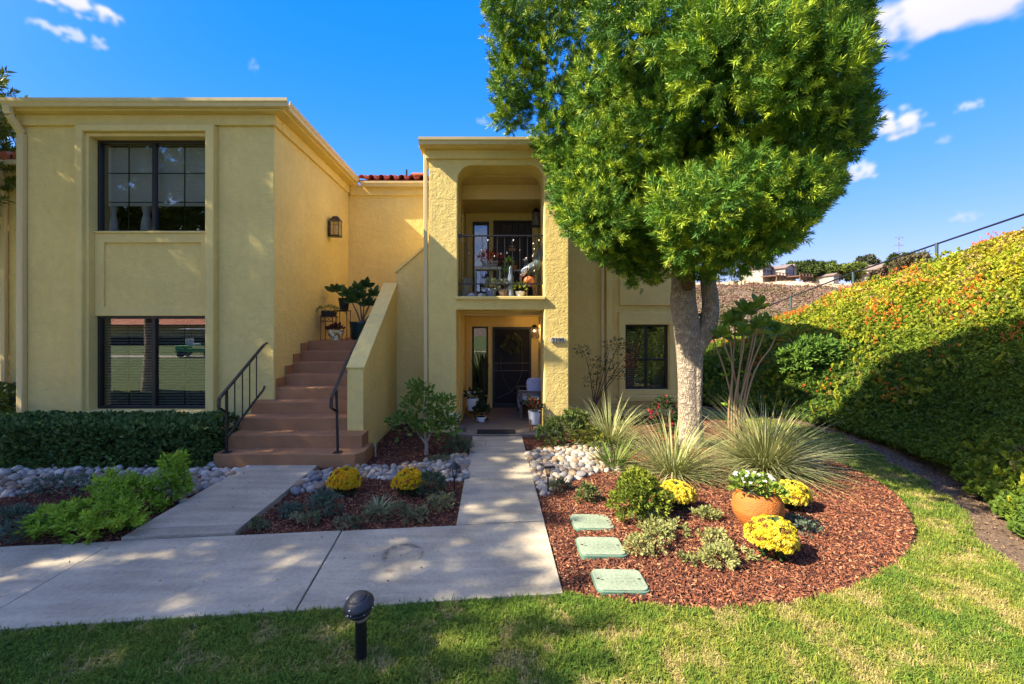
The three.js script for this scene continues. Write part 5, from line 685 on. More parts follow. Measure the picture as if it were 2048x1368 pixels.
const euon = two([0.13, 0.26, 0.018], [0.36, 0.50, 0.035], 0.3);
shrub('shrub', 'broad bright green feathery shrub in the left bed', 'shrub', 175, 1062, [[0.05, 0.14, 0.02, 0.30, 0.15, 0.16], [0.34, 0.17, 0.08, 0.22, 0.15, 0.14], [-0.28, 0.10, 0.05, 0.22, 0.11, 0.12], [0.16, 0.24, -0.05, 0.16, 0.11, 0.11], [-0.12, 0.06, 0.12, 0.26, 0.07, 0.08]], featherTuft, LM, 270, euon, 81);
shrub('shrub', 'second bright green feathery shrub nearer the river stones', 'shrub', 265, 1018, [[0, 0.16, 0, 0.2, 0.13, 0.14], [-0.26, 0.24, -0.08, 0.16, 0.12, 0.13], [0.2, 0.09, 0.05, 0.15, 0.08, 0.1]], featherTuft, LM, 140, euon, 82);
shrub('shrub', 'small upright bright green shrub beside the stair path', 'shrub', 345, 1003, [[0, 0.26, 0, 0.12, 0.12, 0.11], [-0.02, 0.42, -0.02, 0.09, 0.10, 0.09], [0.06, 0.14, 0.04, 0.11, 0.09, 0.09]], featherTuft, LM, 115, euon, 83);
const citrus = two([0.07, 0.145, 0.02], [0.20, 0.29, 0.035], 0.35);
shrub('citrus_shrub', 'leafy light green shrub on a forked pale trunk beside the tower', 'shrub', 852, 906, [[-0.05, 0.72, 0, 0.38, 0.32, 0.32], [-0.32, 0.5, 0.05, 0.3, 0.2, 0.25], [0.28, 0.52, 0.05, 0.3, 0.24, 0.25], [-0.12, 1.0, -0.05, 0.22, 0.22, 0.2], [0.1, 0.42, 0.15, 0.3, 0.15, 0.2], [0.3, 0.78, -0.1, 0.18, 0.18, 0.18]], ovalLeaf(0.085, 0.045, 0.15, 0.15), LM, 780, citrus, 84, { stems: 8, sr: 0.018, trunk: 0.22, stemM: S([0.34, 0.25, 0.17], 0.9), deep: 0.5 });
shrub('shrub', 'dark green shrub with yellow tips at the foot of the right pillar', 'shrub', 1128, 893, [[0, 0.25, 0, 0.32, 0.24, 0.25], [-0.25, 0.18, 0.05, 0.22, 0.16, 0.18], [0.2, 0.4, -0.1, 0.2, 0.16, 0.18]], leafTuft, LM, 420, two([0.035, 0.07, 0.018], [0.13, 0.17, 0.025], 0.4), 85);
shrub('shrub', 'yellow leaved shrub beside the dark shrub behind the pale stones', 'shrub', 1168, 897, [[0, 0.2, 0, 0.22, 0.16, 0.16], [0.18, 0.12, 0.05, 0.2, 0.12, 0.14]], leafTuft, LM, 190, two([0.10, 0.13, 0.02], [0.36, 0.33, 0.03], 0.4), 86);
shrub('shrub', 'dense yellow green round shrub beside the farthest valve lid', 'shrub', 1272, 1036, [[0, 0.22, 0, 0.21, 0.19, 0.18], [-0.12, 0.15, 0.1, 0.16, 0.13, 0.13], [0.13, 0.16, 0.08, 0.17, 0.14, 0.13], [0.02, 0.35, -0.05, 0.13, 0.10, 0.11]], leafTuft, LM, 430, two([0.13, 0.19, 0.018], [0.34, 0.36, 0.03], 0.3), 87);
shrub('rose_shrub', 'dark rose shrub with red blooms under the right window', 'shrub', 1328, 868, [[0, 0.35, 0, 0.25, 0.3, 0.2], [0.12, 0.12, 0.1, 0.25, 0.15, 0.15]], leafTuft, LM, 260, (r) => r() < 0.13 ? rgb(0.42, 0.03, 0.05) : rgb(0.03 + r() * 0.03, 0.05 + r() * 0.05, 0.02), 88);
{ // thin nandina leaning against the wing wall
  const o = thing('nandina', 'thin leaning nandina with sparse green and red leaves by the right window', 'shrub', [2.05, 0, -9.35]), r = rngOf(89), L = [], tips = [[0.72, 1.72, -0.1], [0.5, 1.65, 0], [0.9, 1.55, 0.05], [0.95, 1.35, 0.05], [0.2, 1.25, 0.1], [-0.1, 1.55, 0], [0.05, 0.95, 0.1], [0.4, 1.3, 0], [0.6, 1.1, 0.1]];
  tips.forEach((t, i) => part(o, 'stem', tube([[0.03 * (i % 3), 0, 0], [0.12 + t[0] * 0.12, 0.5, 0.02], [lerp(0.2, t[0], 0.6), lerp(0.5, t[1], 0.65), t[2] * 0.5], t], [0.016, 0.012, 0.008, 0.003], 5, 4), M.barkBrown));
  tips.forEach((t, i) => { for (let k = 0; k < 60; k++) { const p = new THREE.Vector3(t[0] + (r() - 0.5) * 0.36, t[1] + (r() - 0.6) * 0.32, t[2] + (r() - 0.5) * 0.3); L.push([placed(p, leafR(r, 0.4), r() * 6, 0.8 + r() * 0.7), i === 3 || (i === 2 && k % 2) ? mixc(rgb(0.30, 0.04, 0.015), rgb(0.42, 0.16, 0.03), r()) : mixc(rgb(0.04, 0.075, 0.025), rgb(0.16, 0.14, 0.05), r() * r())]); } });
  scatter(o, 'foliage', leaf(0.065, 0.02, 0.2, 0.15), LM, L);
}
// ---------------------------------------------------------------- small ground plants
{
  const blue = two([0.075, 0.12, 0.075], [0.17, 0.215, 0.14], 0.3), olive = two([0.11, 0.13, 0.05], [0.27, 0.26, 0.13], 0.35), gold = two([0.20, 0.23, 0.06], [0.46, 0.44, 0.17], 0.35);
  const plant = (label, px, py, w, h, n, col, seed, tuft = fingerTuft) => { const r = rngOf(seed), bl = []; for (let i = 0; i < 4; i++) bl.push([(r() - 0.5) * w * 0.9, h * (0.3 + 0.3 * r()), (r() - 0.5) * w * 0.5, w * 0.33, h * 0.42, w * 0.26]); return shrub('ground_plant', label, 'plant', px, py, bl, tuft, LM, n, col, seed, { stems: 4, s: 1.0 }); };
  plant('small blue green succulent clump near the front corner of the middle bed', 577, 1030, 0.24, 0.13, 70, blue, 201);
  plant('tiny pale green tuft at the sidewalk corner of the middle bed', 521, 1056, 0.13, 0.08, 34, olive, 202); plant('low grey green tuft between two succulents of the middle bed', 613, 1044, 0.22, 0.09, 45, olive, 203);
  plant('tall blue green succulent clump left of the variegated grass', 657, 1030, 0.26, 0.27, 140, blue, 204); plant('low tuft along the sidewalk edge of the middle bed', 697, 1052, 0.22, 0.09, 45, olive, 205);
  plant('low olive clump directly in front of the variegated grass', 752, 1036, 0.24, 0.11, 60, olive, 206); plant('grey green clump right of the variegated grass', 818, 1032, 0.30, 0.14, 80, olive, 207);
  plant('grey green clump below the left path light', 878, 1018, 0.28, 0.16, 80, olive, 208); plant('wider grey green bush behind the left path light', 882, 985, 0.42, 0.26, 150, two([0.07, 0.11, 0.045], [0.17, 0.19, 0.09]), 209);
  plant('grey green bush beside the yard sign stake', 912, 906, 0.36, 0.24, 120, two([0.07, 0.11, 0.045], [0.20, 0.23, 0.11]), 210, needleTuft); plant('small twiggy tuft at the dark soil under the citrus shrub', 880, 925, 0.2, 0.12, 40, olive, 211);
  plant('small green tuft behind the right path light', 1118, 980, 0.2, 0.12, 55, olive, 212); plant('round green plant in sunlit mulch near the right path light', 1181, 1004, 0.22, 0.17, 100, two([0.07, 0.12, 0.025], [0.2, 0.23, 0.07]), 213);
  plant('large grey green succulent clump right of the valve lids', 1322, 1078, 0.38, 0.13, 130, gold, 214); plant('yellowish succulent clump beside the middle valve lid', 1288, 1102, 0.26, 0.11, 80, gold, 215);
  plant('wide succulent clump in front of the yellow mum and clay pot', 1455, 1118, 0.36, 0.11, 115, gold, 216); plant('small succulent tuft left of the clay pot', 1415, 1042, 0.22, 0.09, 60, gold, 217); plant('sparse tuft between the mum and the clay pot', 1432, 1090, 0.2, 0.10, 50, gold, 218);
  plant('straggly grey plant in shadow behind the front mum', 1618, 1066, 0.30, 0.10, 60, blue, 219); plant('tiny dry tuft in front of the succulents', 1385, 1125, 0.12, 0.05, 20, gold, 220); plant('trailing green plant under the yellow round shrub', 1300, 1052, 0.28, 0.08, 55, gold, 221);
  plant('blue grey succulent mat at the left front of the left bed', 85, 1065, 0.45, 0.16, 150, blue, 222); plant('blue grey succulent at the left photo edge', 18, 1050, 0.4, 0.2, 130, blue, 223); plant('blue grey succulent stalks behind the bright shrubs', 130, 985, 0.5, 0.22, 130, blue, 224); plant('small green sprig at the mulch tip by the stair path', 262, 1052, 0.16, 0.08, 30, euon, 225, leafTuft);
}
// ---------------------------------------------------------------- strap leaved grasses
function blades(n, len, w, r, spread, seed, o = {}) {   // arching blades from one crown
  const P = [], seg = 5;
  for (let i = 0; i < n; i++) {
    const a = r() * 6.283, e0 = (o.min ?? 0.08) + spread * Math.pow(r(), o.pw ?? 0.7), L = len * (0.6 + 0.5 * r()), bend = (o.bend ?? 0.55) * (0.5 + r()), bw = w * (0.7 + 0.6 * r()), q = (o.base ?? 0.12) * Math.sqrt(r());
    let x = Math.cos(a) * q, z = Math.sin(a) * q, y = -0.02, e = e0; const sx = -Math.sin(a + (r() - 0.5)), sz = Math.cos(a + (r() - 0.5)); let prev = null;
    for (let k = 0; k <= seg; k++) { const t = k / seg, ww = bw * (k === 0 ? 0.8 : 1 - Math.pow(t, 2.2)) / 2, cur = [[x - sx * ww, y, z - sz * ww], [x + sx * ww, y, z + sz * ww]]; if (prev) { P.push(...prev[0], ...prev[1], ...cur[1]); if (k < seg) P.push(...prev[0], ...cur[1], ...cur[0]); } prev = cur; e += bend / seg * (0.4 + 1.6 * t); x += Math.cos(a) * Math.sin(e) * L / seg; z += Math.sin(a) * Math.sin(e) * L / seg; y = Math.max(0.015, y + Math.cos(e) * L / seg); }
  }
  return rawGeo(P);
}
{
  const mats = [[0.27, 0.30, 0.10], [0.50, 0.48, 0.22], [0.16, 0.20, 0.055]].map((c) => leafM(c, 0.25, 0.6));
  const clump = (label, px, py, n, len, w, spread, seed, ms = mats, o = {}) => { const [x, z] = gp(px, py), t = thing('ornamental_grass', label, 'ornamental grass', [x, gY(x, z), z], 0, 'strap leaved grass clumps round the tree'), r = rngOf(seed); ms.forEach((m, k) => { const b = part(t, 'blades', blades(Math.round(n * [0.42, 0.36, 0.22][k]), len, w, r, spread, seed, o), m); b.userData.kind = 'stuff'; }); return t; };
  clump('ornamental grass clump half in shade under the right window', 1218, 893, 620, 0.98, 0.010, 1.15, 301); clump('ornamental grass clump in full sun in front of the tree trunk', 1345, 950, 700, 1.02, 0.010, 1.35, 302); clump('largest ornamental grass clump right of the tree trunk', 1530, 940, 1250, 1.22, 0.012, 1.35, 303);
  clump('bright green strap leaved clump beside the sunlit stones', 1228, 938, 90, 0.66, 0.022, 0.9, 304, [[0.13, 0.21, 0.03], [0.20, 0.27, 0.045], [0.09, 0.15, 0.025]].map((c) => leafM(c, 0.3, 0.5)), { bend: 0.5 });
  const [x, z] = gp(757, 1016), v = thing('variegated_grass', 'small pale striped grass tuft in the middle mulch bed', 'ornamental grass', [x, gY(x, z), z]), r = rngOf(305); part(v, 'blades', blades(46, 0.27, 0.012, r, 1.2, 1, { base: 0.03 }), leafM([0.42, 0.43, 0.24], 0.2, 0.6)).userData.kind = 'stuff'; part(v, 'blades', blades(46, 0.24, 0.012, r, 1.2, 2, { base: 0.03 }), leafM([0.15, 0.21, 0.07], 0.2, 0.6)).userData.kind = 'stuff';
}
// ---------------------------------------------------------------- chrysanthemums and the clay pot
const mumGeo = (() => { const out = []; for (const [n, e, len, w] of [[11, 1.5, 0.029, 0.013], [9, 0.95, 0.025, 0.012], [6, 0.4, 0.019, 0.011]]) for (let i = 0; i < n; i++) { const a = i / n * 6.283 + e; out.push(turned(leaf(len, w, -0.25, -0.15, true, 0.6), [Math.sin(e) * Math.cos(a), Math.cos(e), Math.sin(e) * Math.sin(a)], [0, 0, 0], a)); } return join(out); })();
function mum(label, px, py, R, H, n, cols, seed) {
  const [x, z] = gp(px, py), o = thing('chrysanthemum', label, 'chrysanthemum', [x, gY(x, z), z], 0, 'yellow chrysanthemum plants in the mulch beds'), r = rngOf(seed), ms = cols.map((c) => leafM(c, 0.3, 0.8)), pts = [];
  foliage(o, [[0, H * 0.45, 0, R * 0.72, H * 0.42, R * 0.66], [0, H * 0.2, 0, R * 0.5, H * 0.22, R * 0.45]], ovalLeaf(0.055, 0.032), LM, 330, two([0.03, 0.065, 0.018], [0.06, 0.11, 0.03]), seed, { floor: 0.01 });
  for (let t = 0; t < 6000 && pts.length < n * 1.7; t++) { const c = r() * 1.0 - 0.05, a = r() * 6.283, s = Math.sqrt(Math.max(0, 1 - c * c)), k = 0.93 + 0.12 * r(), p = new THREE.Vector3(Math.cos(a) * s * R * k * (1 + 0.12 * Math.sin(a * 3 + seed) + 0.07 * Math.sin(a * 5 + c * 4)), H * 0.45 + c * H * 0.55 * k, Math.sin(a) * s * R * 0.92 * k); if (pts.some((q) => q.distanceTo(p) < 0.029)) continue; pts.push(p); const d = new THREE.Vector3(Math.cos(a) * s + (r() - 0.5) * 0.4, c + 0.35, Math.sin(a) * s + (r() - 0.5) * 0.4).normalize(); const b = part(o, 'blossom', mumGeo, r() < 0.06 ? spent : ms[Math.floor(r() * ms.length)]); b.applyMatrix4(placed(p, d, r() * 6, 0.9 + 0.3 * r())); }
}
const spent = leafM([0.34, 0.17, 0.035], 0.2, 0.9), deep = [[0.86, 0.56, 0.012], [0.86, 0.46, 0.01], [0.80, 0.60, 0.02]], lemon = [[0.80, 0.66, 0.05], [0.74, 0.58, 0.03], [0.84, 0.70, 0.09]];
mum('deep yellow mum nearer the stair path', 691, 984, 0.19, 0.32, 120, deep, 401); mum('deep yellow mum next to the left path light', 819, 985, 0.185, 0.31, 115, deep, 402);
mum('lemon yellow mum beside the yellow green round shrub', 1352, 1020, 0.185, 0.29, 105, lemon, 403); mum('lemon yellow mum right behind the round clay pot', 1580, 1020, 0.19, 0.30, 105, lemon, 404); mum('lemon yellow mum in front of the round clay pot', 1545, 1112, 0.20, 0.35, 120, lemon, 405);
{
  const [x, z] = gp(1515, 1052), o = thing('clay_pot', 'round orange terracotta pot tilted in the mulch with white flowers', 'pot', [x, gY(x, z) - 0.03, z]);
  const b = part(o, 'pot', lathe([[0.10, -0.02], [0.17, 0.03], [0.225, 0.12], [0.243, 0.20], [0.23, 0.29], [0.195, 0.35], [0.165, 0.372], [0.15, 0.365], [0.16, 0.34]], 40), M.clay); part(o, 'soil', clean(new THREE.CylinderGeometry(0.16, 0.16, 0.01, 20).translate(0, 0.345, 0)), M.soil);
  foliage(o, [[0, 0.42, 0, 0.20, 0.09, 0.18], [-0.14, 0.44, 0.02, 0.12, 0.1, 0.12], [0.1, 0.37, 0.10, 0.13, 0.07, 0.1]], ovalLeaf(0.055, 0.03), LM, 360, two([0.09, 0.17, 0.02], [0.24, 0.32, 0.04]), 411);
  const r = rngOf(412), petal = join([0, 1, 2, 3, 4].map((k) => turned(ovalLeaf(0.022, 0.02, 0.05, -0.05), [Math.cos(k * 1.2566), 0.35, Math.sin(k * 1.2566)], [0, 0, 0], 0))), wm = leafM([0.85, 0.86, 0.84], 0.25, 0.8);
  for (let i = 0; i < 26; i++) { const a = r() * 6.28, q = Math.sqrt(r()); const f = part(o, 'blossom', petal, wm); f.applyMatrix4(placed(new THREE.Vector3(Math.cos(a) * 0.21 * q - 0.02, 0.50 + 0.04 * (1 - q) + (r() - 0.5) * 0.05, Math.sin(a) * 0.17 * q), new THREE.Vector3((r() - 0.5) * 0.8, 1, (r() - 0.2) * 0.9).normalize(), r() * 6, 0.85 + r() * 0.4)); }
}
{ // tall bare stemmed plant with broad leaves behind the largest grass
  const o = thing('tall_plant', 'tall plant of bare tan stems with broad glossy leaves on top', 'plant', [4.10, 0, -7.3]), r = rngOf(421), gm = [[0.15, 0.26, 0.03], [0.26, 0.38, 0.045], [0.09, 0.17, 0.028]].map((c) => leafM(c, 0.3, 0.42)), LB = ovalLeaf(0.21, 0.085, 0.12, 0.22);
  const tips = [[-0.28, 1.95, 0.1], [-0.12, 2.15, 0], [0.04, 1.98, 0.15], [0.16, 2.35, -0.05], [0.36, 2.42, 0], [0.28, 2.1, 0.12], [0.5, 2.12, 0.0], [0.62, 1.98, 0.1], [-0.4, 2.2, -0.1], [0.1, 2.2, -0.2]];
  tips.forEach((t, i) => { const bx0 = (i / 9 - 0.5) * 0.22, k = t[0] * 0.45; part(o, 'stem', tube([[bx0, 0, (i % 3) * 0.05], [lerp(bx0, k, 0.4) - 0.03, 0.7, 0.04], [k + (r() - 0.5) * 0.08, 1.35, t[2] * 0.5], [lerp(k, t[0], 0.7), lerp(1.35, t[1], 0.6), t[2]], t], [0.022, 0.017, 0.014, 0.012, 0.009], 6, 4, 0.1, i), S([0.40, 0.25, 0.13], 0.85));
    for (let j = 0; j < 14; j++) { const a = j * 2.4 + i, e = lerp(0.25, 1.75, j / 14), m = part(o, 'leaf', LB, gm[Math.floor(r() * 3)]); m.applyMatrix4(placed(new THREE.Vector3(t[0], t[1] - 0.06 * (j / 14), t[2]), new THREE.Vector3(Math.sin(e) * Math.cos(a), Math.cos(e), Math.sin(e) * Math.sin(a)), 0, 0.75 + r() * 0.45)); } });
  for (const [x, y] of [[-0.22, 1.25], [-0.18, 0.75], [0.02, 0.8], [-0.1, 1.5], [0.1, 1.3]]) for (let j = 0; j < 8; j++) { const a = j * 2.4, m = part(o, 'young_leaf', leaf(0.11, 0.03, 0.2, 0.2), gm[1]); m.applyMatrix4(placed(new THREE.Vector3(x, y, 0.05), new THREE.Vector3(Math.cos(a), 0.45, Math.sin(a)).normalize(), 0, 0.8 + r() * 0.5)); }
}
// ---------------------------------------------------------------- trees
const podo = [sprig(34, leaf(0.068, 0.0115, 0.15, 0.12, true, 0.4), 0.13, 1.15, 501, 0.4), sprig(28, leaf(0.078, 0.012, 0.15, 0.15, true, 0.4), 0.11, 1.25, 502, 0.35)];
function crownOf(parent, lumps, per, cols, seed, geos, mat, size = 1, outl = 0.4) {
  const r = rngOf(seed), lists = geos.map(() => []), v = new THREE.Vector3();
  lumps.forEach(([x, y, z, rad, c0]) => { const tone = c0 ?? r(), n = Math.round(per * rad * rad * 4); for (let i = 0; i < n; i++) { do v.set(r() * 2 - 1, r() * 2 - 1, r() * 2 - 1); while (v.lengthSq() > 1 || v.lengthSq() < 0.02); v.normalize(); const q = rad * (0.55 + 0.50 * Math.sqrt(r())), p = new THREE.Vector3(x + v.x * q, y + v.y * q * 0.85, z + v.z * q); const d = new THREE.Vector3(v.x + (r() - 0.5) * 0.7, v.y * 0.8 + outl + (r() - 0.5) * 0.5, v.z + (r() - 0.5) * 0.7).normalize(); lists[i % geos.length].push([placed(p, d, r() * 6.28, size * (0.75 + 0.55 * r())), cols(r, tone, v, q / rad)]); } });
  lists.forEach((l, k) => { scatter(parent, 'crown', geos[k], mat, l); });
}
{
  const t = thing('fern_pine_tree', 'large fern pine tree with forked grey trunk in the mulch bed', 'tree', [3.42, 0, -7.45]);
  part(t, 'trunk', tube([[0, -0.1, 0], [-0.01, 0.25, 0], [-0.04, 0.9, 0], [-0.05, 1.5, 0], [-0.08, 1.95, 0.02], [-0.16, 2.5, 0.03], [-0.17, 3.1, 0.05], [-0.35, 3.9, 0.25], [-0.5, 4.7, 0.5], [-0.4, 5.6, 0.7]], [0.245, 0.198, 0.185, 0.19, 0.212, 0.205, 0.185, 0.15, 0.10, 0.06], 28, 8, 0.10, 2), M.bark);
  part(t, 'limb', tube([[0.02, 1.55, 0.02], [0.10, 1.78, 0.05], [0.22, 2.05, 0.08], [0.295, 2.45, 0.06], [0.28, 3.1, 0.05], [0.45, 4.0, 0.4], [0.6, 4.8, 0.8], [0.7, 5.5, 1.2]], [0.10, 0.145, 0.15, 0.132, 0.12, 0.105, 0.08, 0.04], 20, 7, 0.12, 4), M.bark);
  part(t, 'bark_seam', tube([[0.02, 0.2, 0.145], [0.04, 0.7, 0.135], [0.05, 1.2, 0.13], [0.06, 1.62, 0.115], [0.10, 1.8, 0.09]], [0.045, 0.06, 0.07, 0.08, 0.07], 12, 6, 0.2, 6), M.bark);
  const limbs = [[[-0.2, 3.0, 0.1], [-0.9, 3.9, 0.4], [-1.6, 4.7, 0.6]], [[-0.3, 3.6, 0.1], [-1.0, 4.6, 0.9], [-1.5, 5.4, 1.3]], [[-0.15, 2.75, 0.2], [-0.6, 3.2, 0.9], [-1.3, 3.6, 1.1]], [[0.35, 3.2, 0.1], [0.9, 3.9, 0.7], [1.5, 4.6, 1.4]], [[0.4, 3.6, 0.2], [1.0, 4.6, 1.1], [1.4, 5.3, 1.6]], [[-0.4, 4.6, 0.2], [-0.2, 5.1, 1.2], [0.1, 5.6, 1.8]], [[0.5, 4.2, 0.1], [0.6, 4.8, 0.2], [0.7, 5.4, 0.5]], [[-0.4, 4.2, 0.1], [-0.9, 4.9, -0.2], [-1.4, 5.5, -0.3]]];
  limbs.forEach((p, i) => part(t, 'limb', tube(p, [0.10, 0.065, 0.03], 9, 6, 0.12, i + 9), M.barkBrown));
  // crown lumps on and inside an egg shape, with the low skirts seen in the photo
  const r = rngOf(510), L = [], C = [-0.33, 4.75, 1.0], E = [2.45, 1.75, 2.0];
  const edgeL = table([[0, 975], [240, 1000], [300, 1095], [420, 1112], [480, 1172], [540, 1240], [620, 1335]]), edgeR = table([[0, 1715], [250, 1715], [330, 1690], [400, 1645], [470, 1575], [520, 1490], [560, 1420]]);
  for (let i = 0; i < 120; i++) { const y = 1 - 2 * (i + 0.5) / 120, a = i * 2.39996, s = Math.sqrt(1 - y * y), k = 0.70 + 0.40 * r(); if (fbm(Math.cos(a) * s * 1.7 + 9, y * 1.7 + Math.sin(a) * s, 2) < -0.22) continue; const py = C[1] + y * E[1] * k; if (py < 3.0) continue; L.push([C[0] + Math.cos(a) * s * E[0] * k, py, C[2] + Math.sin(a) * s * (Math.sin(a) < 0 ? 1.3 : 2.25) * k, 0.24 + 0.28 * r() * r() + 0.06 * r()]); }
  for (let i = 0; i < 22; i++) L.push([1.9 + 2.3 * r() - 3.42, 2.98 + 0.7 * r(), -4.1 - 1.7 * r() + 7.45, 0.20 + 0.14 * r()]);
  for (let i = 0; i < 20; i++) { const a = r() * 6.28, q = Math.sqrt(r()) * 0.6; L.push([C[0] + Math.cos(a) * q * E[0], C[1] + (r() - 0.5) * 2.4, C[2] + Math.sin(a) * q * E[2], 0.45 + 0.2 * r()]); }
  for (const [px, py, d, rad] of [[1160, 440, 6.6, 0.42], [1120, 370, 6.5, 0.42], [1215, 500, 6.7, 0.36], [1280, 490, 6.5, 0.42], [1250, 535, 6.9, 0.28], [1275, 582, 7.0, 0.20], [1340, 510, 6.3, 0.35], [1400, 520, 6.4, 0.28], [1430, 470, 6.4, 0.40], [1490, 510, 6.9, 0.30], [1560, 455, 6.8, 0.36], [1500, 430, 6.2, 0.42], [1630, 430, 5.9, 0.26], [1670, 370, 5.7, 0.26], [1440, 545, 7.3, 0.22], [1480, 545, 7.2, 0.16], [1320, 440, 6.2, 0.45], [1400, 400, 6.0, 0.5], [1240, 560, 7.0, 0.16], [1595, 480, 7.0, 0.2], [1710, 300, 5.6, 0.25], [1745, 240, 5.5, 0.18], [1030, 150, 6.8, 0.34], [1010, 60, 6.9, 0.34], [1015, 230, 6.9, 0.22], [990, 180, 7, 0.16], [1110, 280, 6.6, 0.4], [1080, 50, 6.6, 0.38], [1105, 135, 6.6, 0.38], [1050, 105, 6.7, 0.32], [1130, 10, 6.5, 0.4], [1125, 215, 6.6, 0.36], [1070, 190, 6.7, 0.26], [1185, 60, 6.3, 0.4], [1190, 160, 6.3, 0.4], [1010, 10, 6.6, 0.36], [1060, -40, 5.6, 0.34], [1160, -50, 5.4, 0.38], [1240, -20, 5.3, 0.38], [1330, 10, 5.2, 0.38], [1420, -10, 5.2, 0.38], [1500, 20, 5.3, 0.38], [1580, -20, 5.4, 0.38], [1640, 10, 5.5, 0.36], [1690, -30, 5.4, 0.3], [1720, -20, 5.4, 0.26], [1740, 70, 5.4, 0.26], [1735, 150, 5.4, 0.24], [1690, 110, 5.3, 0.28], [1700, 190, 5.3, 0.26], [1400, -60, 5.4, 0.4], [1280, -60, 5.5, 0.4], [1520, -60, 5.4, 0.4]]) L.push([gx(px, d) - 3.42, gy(py, d), -d + 7.45, rad]);
  for (const l of L) { const d = 7.45 - l[2], py = CY - (l[1] - EYE) * FL / d, k = l[3] * FL / d, px = CX + (l[0] + 3.42) * FL / d, lo = edgeL(py) + k, hi = edgeR(py) - k; if (lo < hi) l[0] = gx(clamp(px, lo, hi), d) - 3.42; }
  for (let i = 0; i < 44; i++) { const side = i % 2, py = -20 + 540 * r(), d = side ? 5.3 + 0.5 * r() : 6.4 + 0.6 * r(), e = (side ? edgeR : edgeL)(py), k = 8 + 34 * r() * r(); L.push([gx(e + (side ? -1 : 1) * (k - 22), d) - 3.42, gy(py, d), 7.45 - d, 0.10 + 0.10 * r()]); }
  const keep = L.length - 44;
  for (const l of L) if (l[0] > 0.6) l[2] = Math.min(l[2] + 0.9 * (l[0] - 0.6), 2.6);
  for (let i = L.length - 1; i >= 0; i--) if (L[i][1] < 3.95 && L[i][2] < 0.75 && L[i][0] > -0.9) L.splice(i, 1);
  for (const l of L) { const d = 7.45 - l[2], py = CY - (l[1] - EYE) * FL / d, k = l[3] * FL / d, px = CX + (l[0] + 3.42) * FL / d, jit = 46 * Math.abs(fbm(py / 70, l[2] * 3, 2)) * (l[3] > 0.2 ? 1 : -0.5), lo = edgeL(py) + k + jit, hi = edgeR(py) - k - jit * 1.3; if (lo < hi) l[0] = gx(clamp(px, lo, hi), d) - 3.42; }
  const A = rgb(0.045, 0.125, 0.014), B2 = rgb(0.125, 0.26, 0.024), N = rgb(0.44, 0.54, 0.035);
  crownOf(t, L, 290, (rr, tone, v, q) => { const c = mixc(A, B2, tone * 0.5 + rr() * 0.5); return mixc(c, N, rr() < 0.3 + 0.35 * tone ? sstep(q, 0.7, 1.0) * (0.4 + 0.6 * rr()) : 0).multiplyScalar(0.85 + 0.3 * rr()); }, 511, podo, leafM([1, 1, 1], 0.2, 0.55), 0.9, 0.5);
}
{ // shade trees standing left of the photograph, part of one crown shows at the left edge
  const big = [sprig(30, leaf(0.13, 0.036, 0.15, 0.15, true, 0.45), 0.30, 1.2, 520, 0.5)], mat = leafM([1, 1, 1], 0.34, 0.6);
  const mk = (label, x, z, h, rad, seed, n) => { const t = thing('shade_tree', label, 'tree', [x, 0, z], 0), r = rngOf(seed), L = []; part(t, 'trunk', tube([[0, -0.1, 0], [0.05, 1.2, 0], [-0.05, 2.6, 0.1], [0.1, h - rad, 0], [0, h - 0.4, 0]], [0.24, 0.19, 0.17, 0.12, 0.03], 14, 6, 0.1, seed), M.bark); for (let i = 0; i < n; i++) { const y = 1 - 2 * (i + 0.5) / n, a = i * 2.39996, s = Math.sqrt(1 - y * y), k = 0.62 + 0.4 * r(); L.push([Math.cos(a) * s * rad * k, h - rad * 0.95 + y * rad * 0.95 * k, Math.sin(a) * s * rad * k, 0.42 + 0.3 * r()]); }
    for (let i = 0; i < 5; i++) { const a = i * 1.3; part(t, 'limb', tube([[0, 2.2 + i * 0.3, 0], [Math.cos(a) * rad * 0.4, h - rad * 1.3, Math.sin(a) * rad * 0.4], [Math.cos(a) * rad * 0.75, h - rad * 0.8, Math.sin(a) * rad * 0.75]], [0.09, 0.06, 0.02], 8, 5, 0.1, i), M.barkBrown); }
    crownOf(t, L, 44, (rr, tone) => mixc(rgb(0.06, 0.11, 0.014), rgb(0.22, 0.24, 0.02), tone * 0.5 + rr() * 0.5), seed + 1, big, mat, 1, 0.4); };
  mk('shade tree at the left photo edge beside the neighbour hedge', -12.75, -8.55, 8.2, 2.35, 531, 42);
  mk('shade tree standing left of the sidewalk outside the photo', -12.0, -5.0, 11.0, 3.0, 532, 66); mk('shade tree on the lawn left of the camera', -11.3, -1.3, 9.5, 2.7, 533, 50);
}
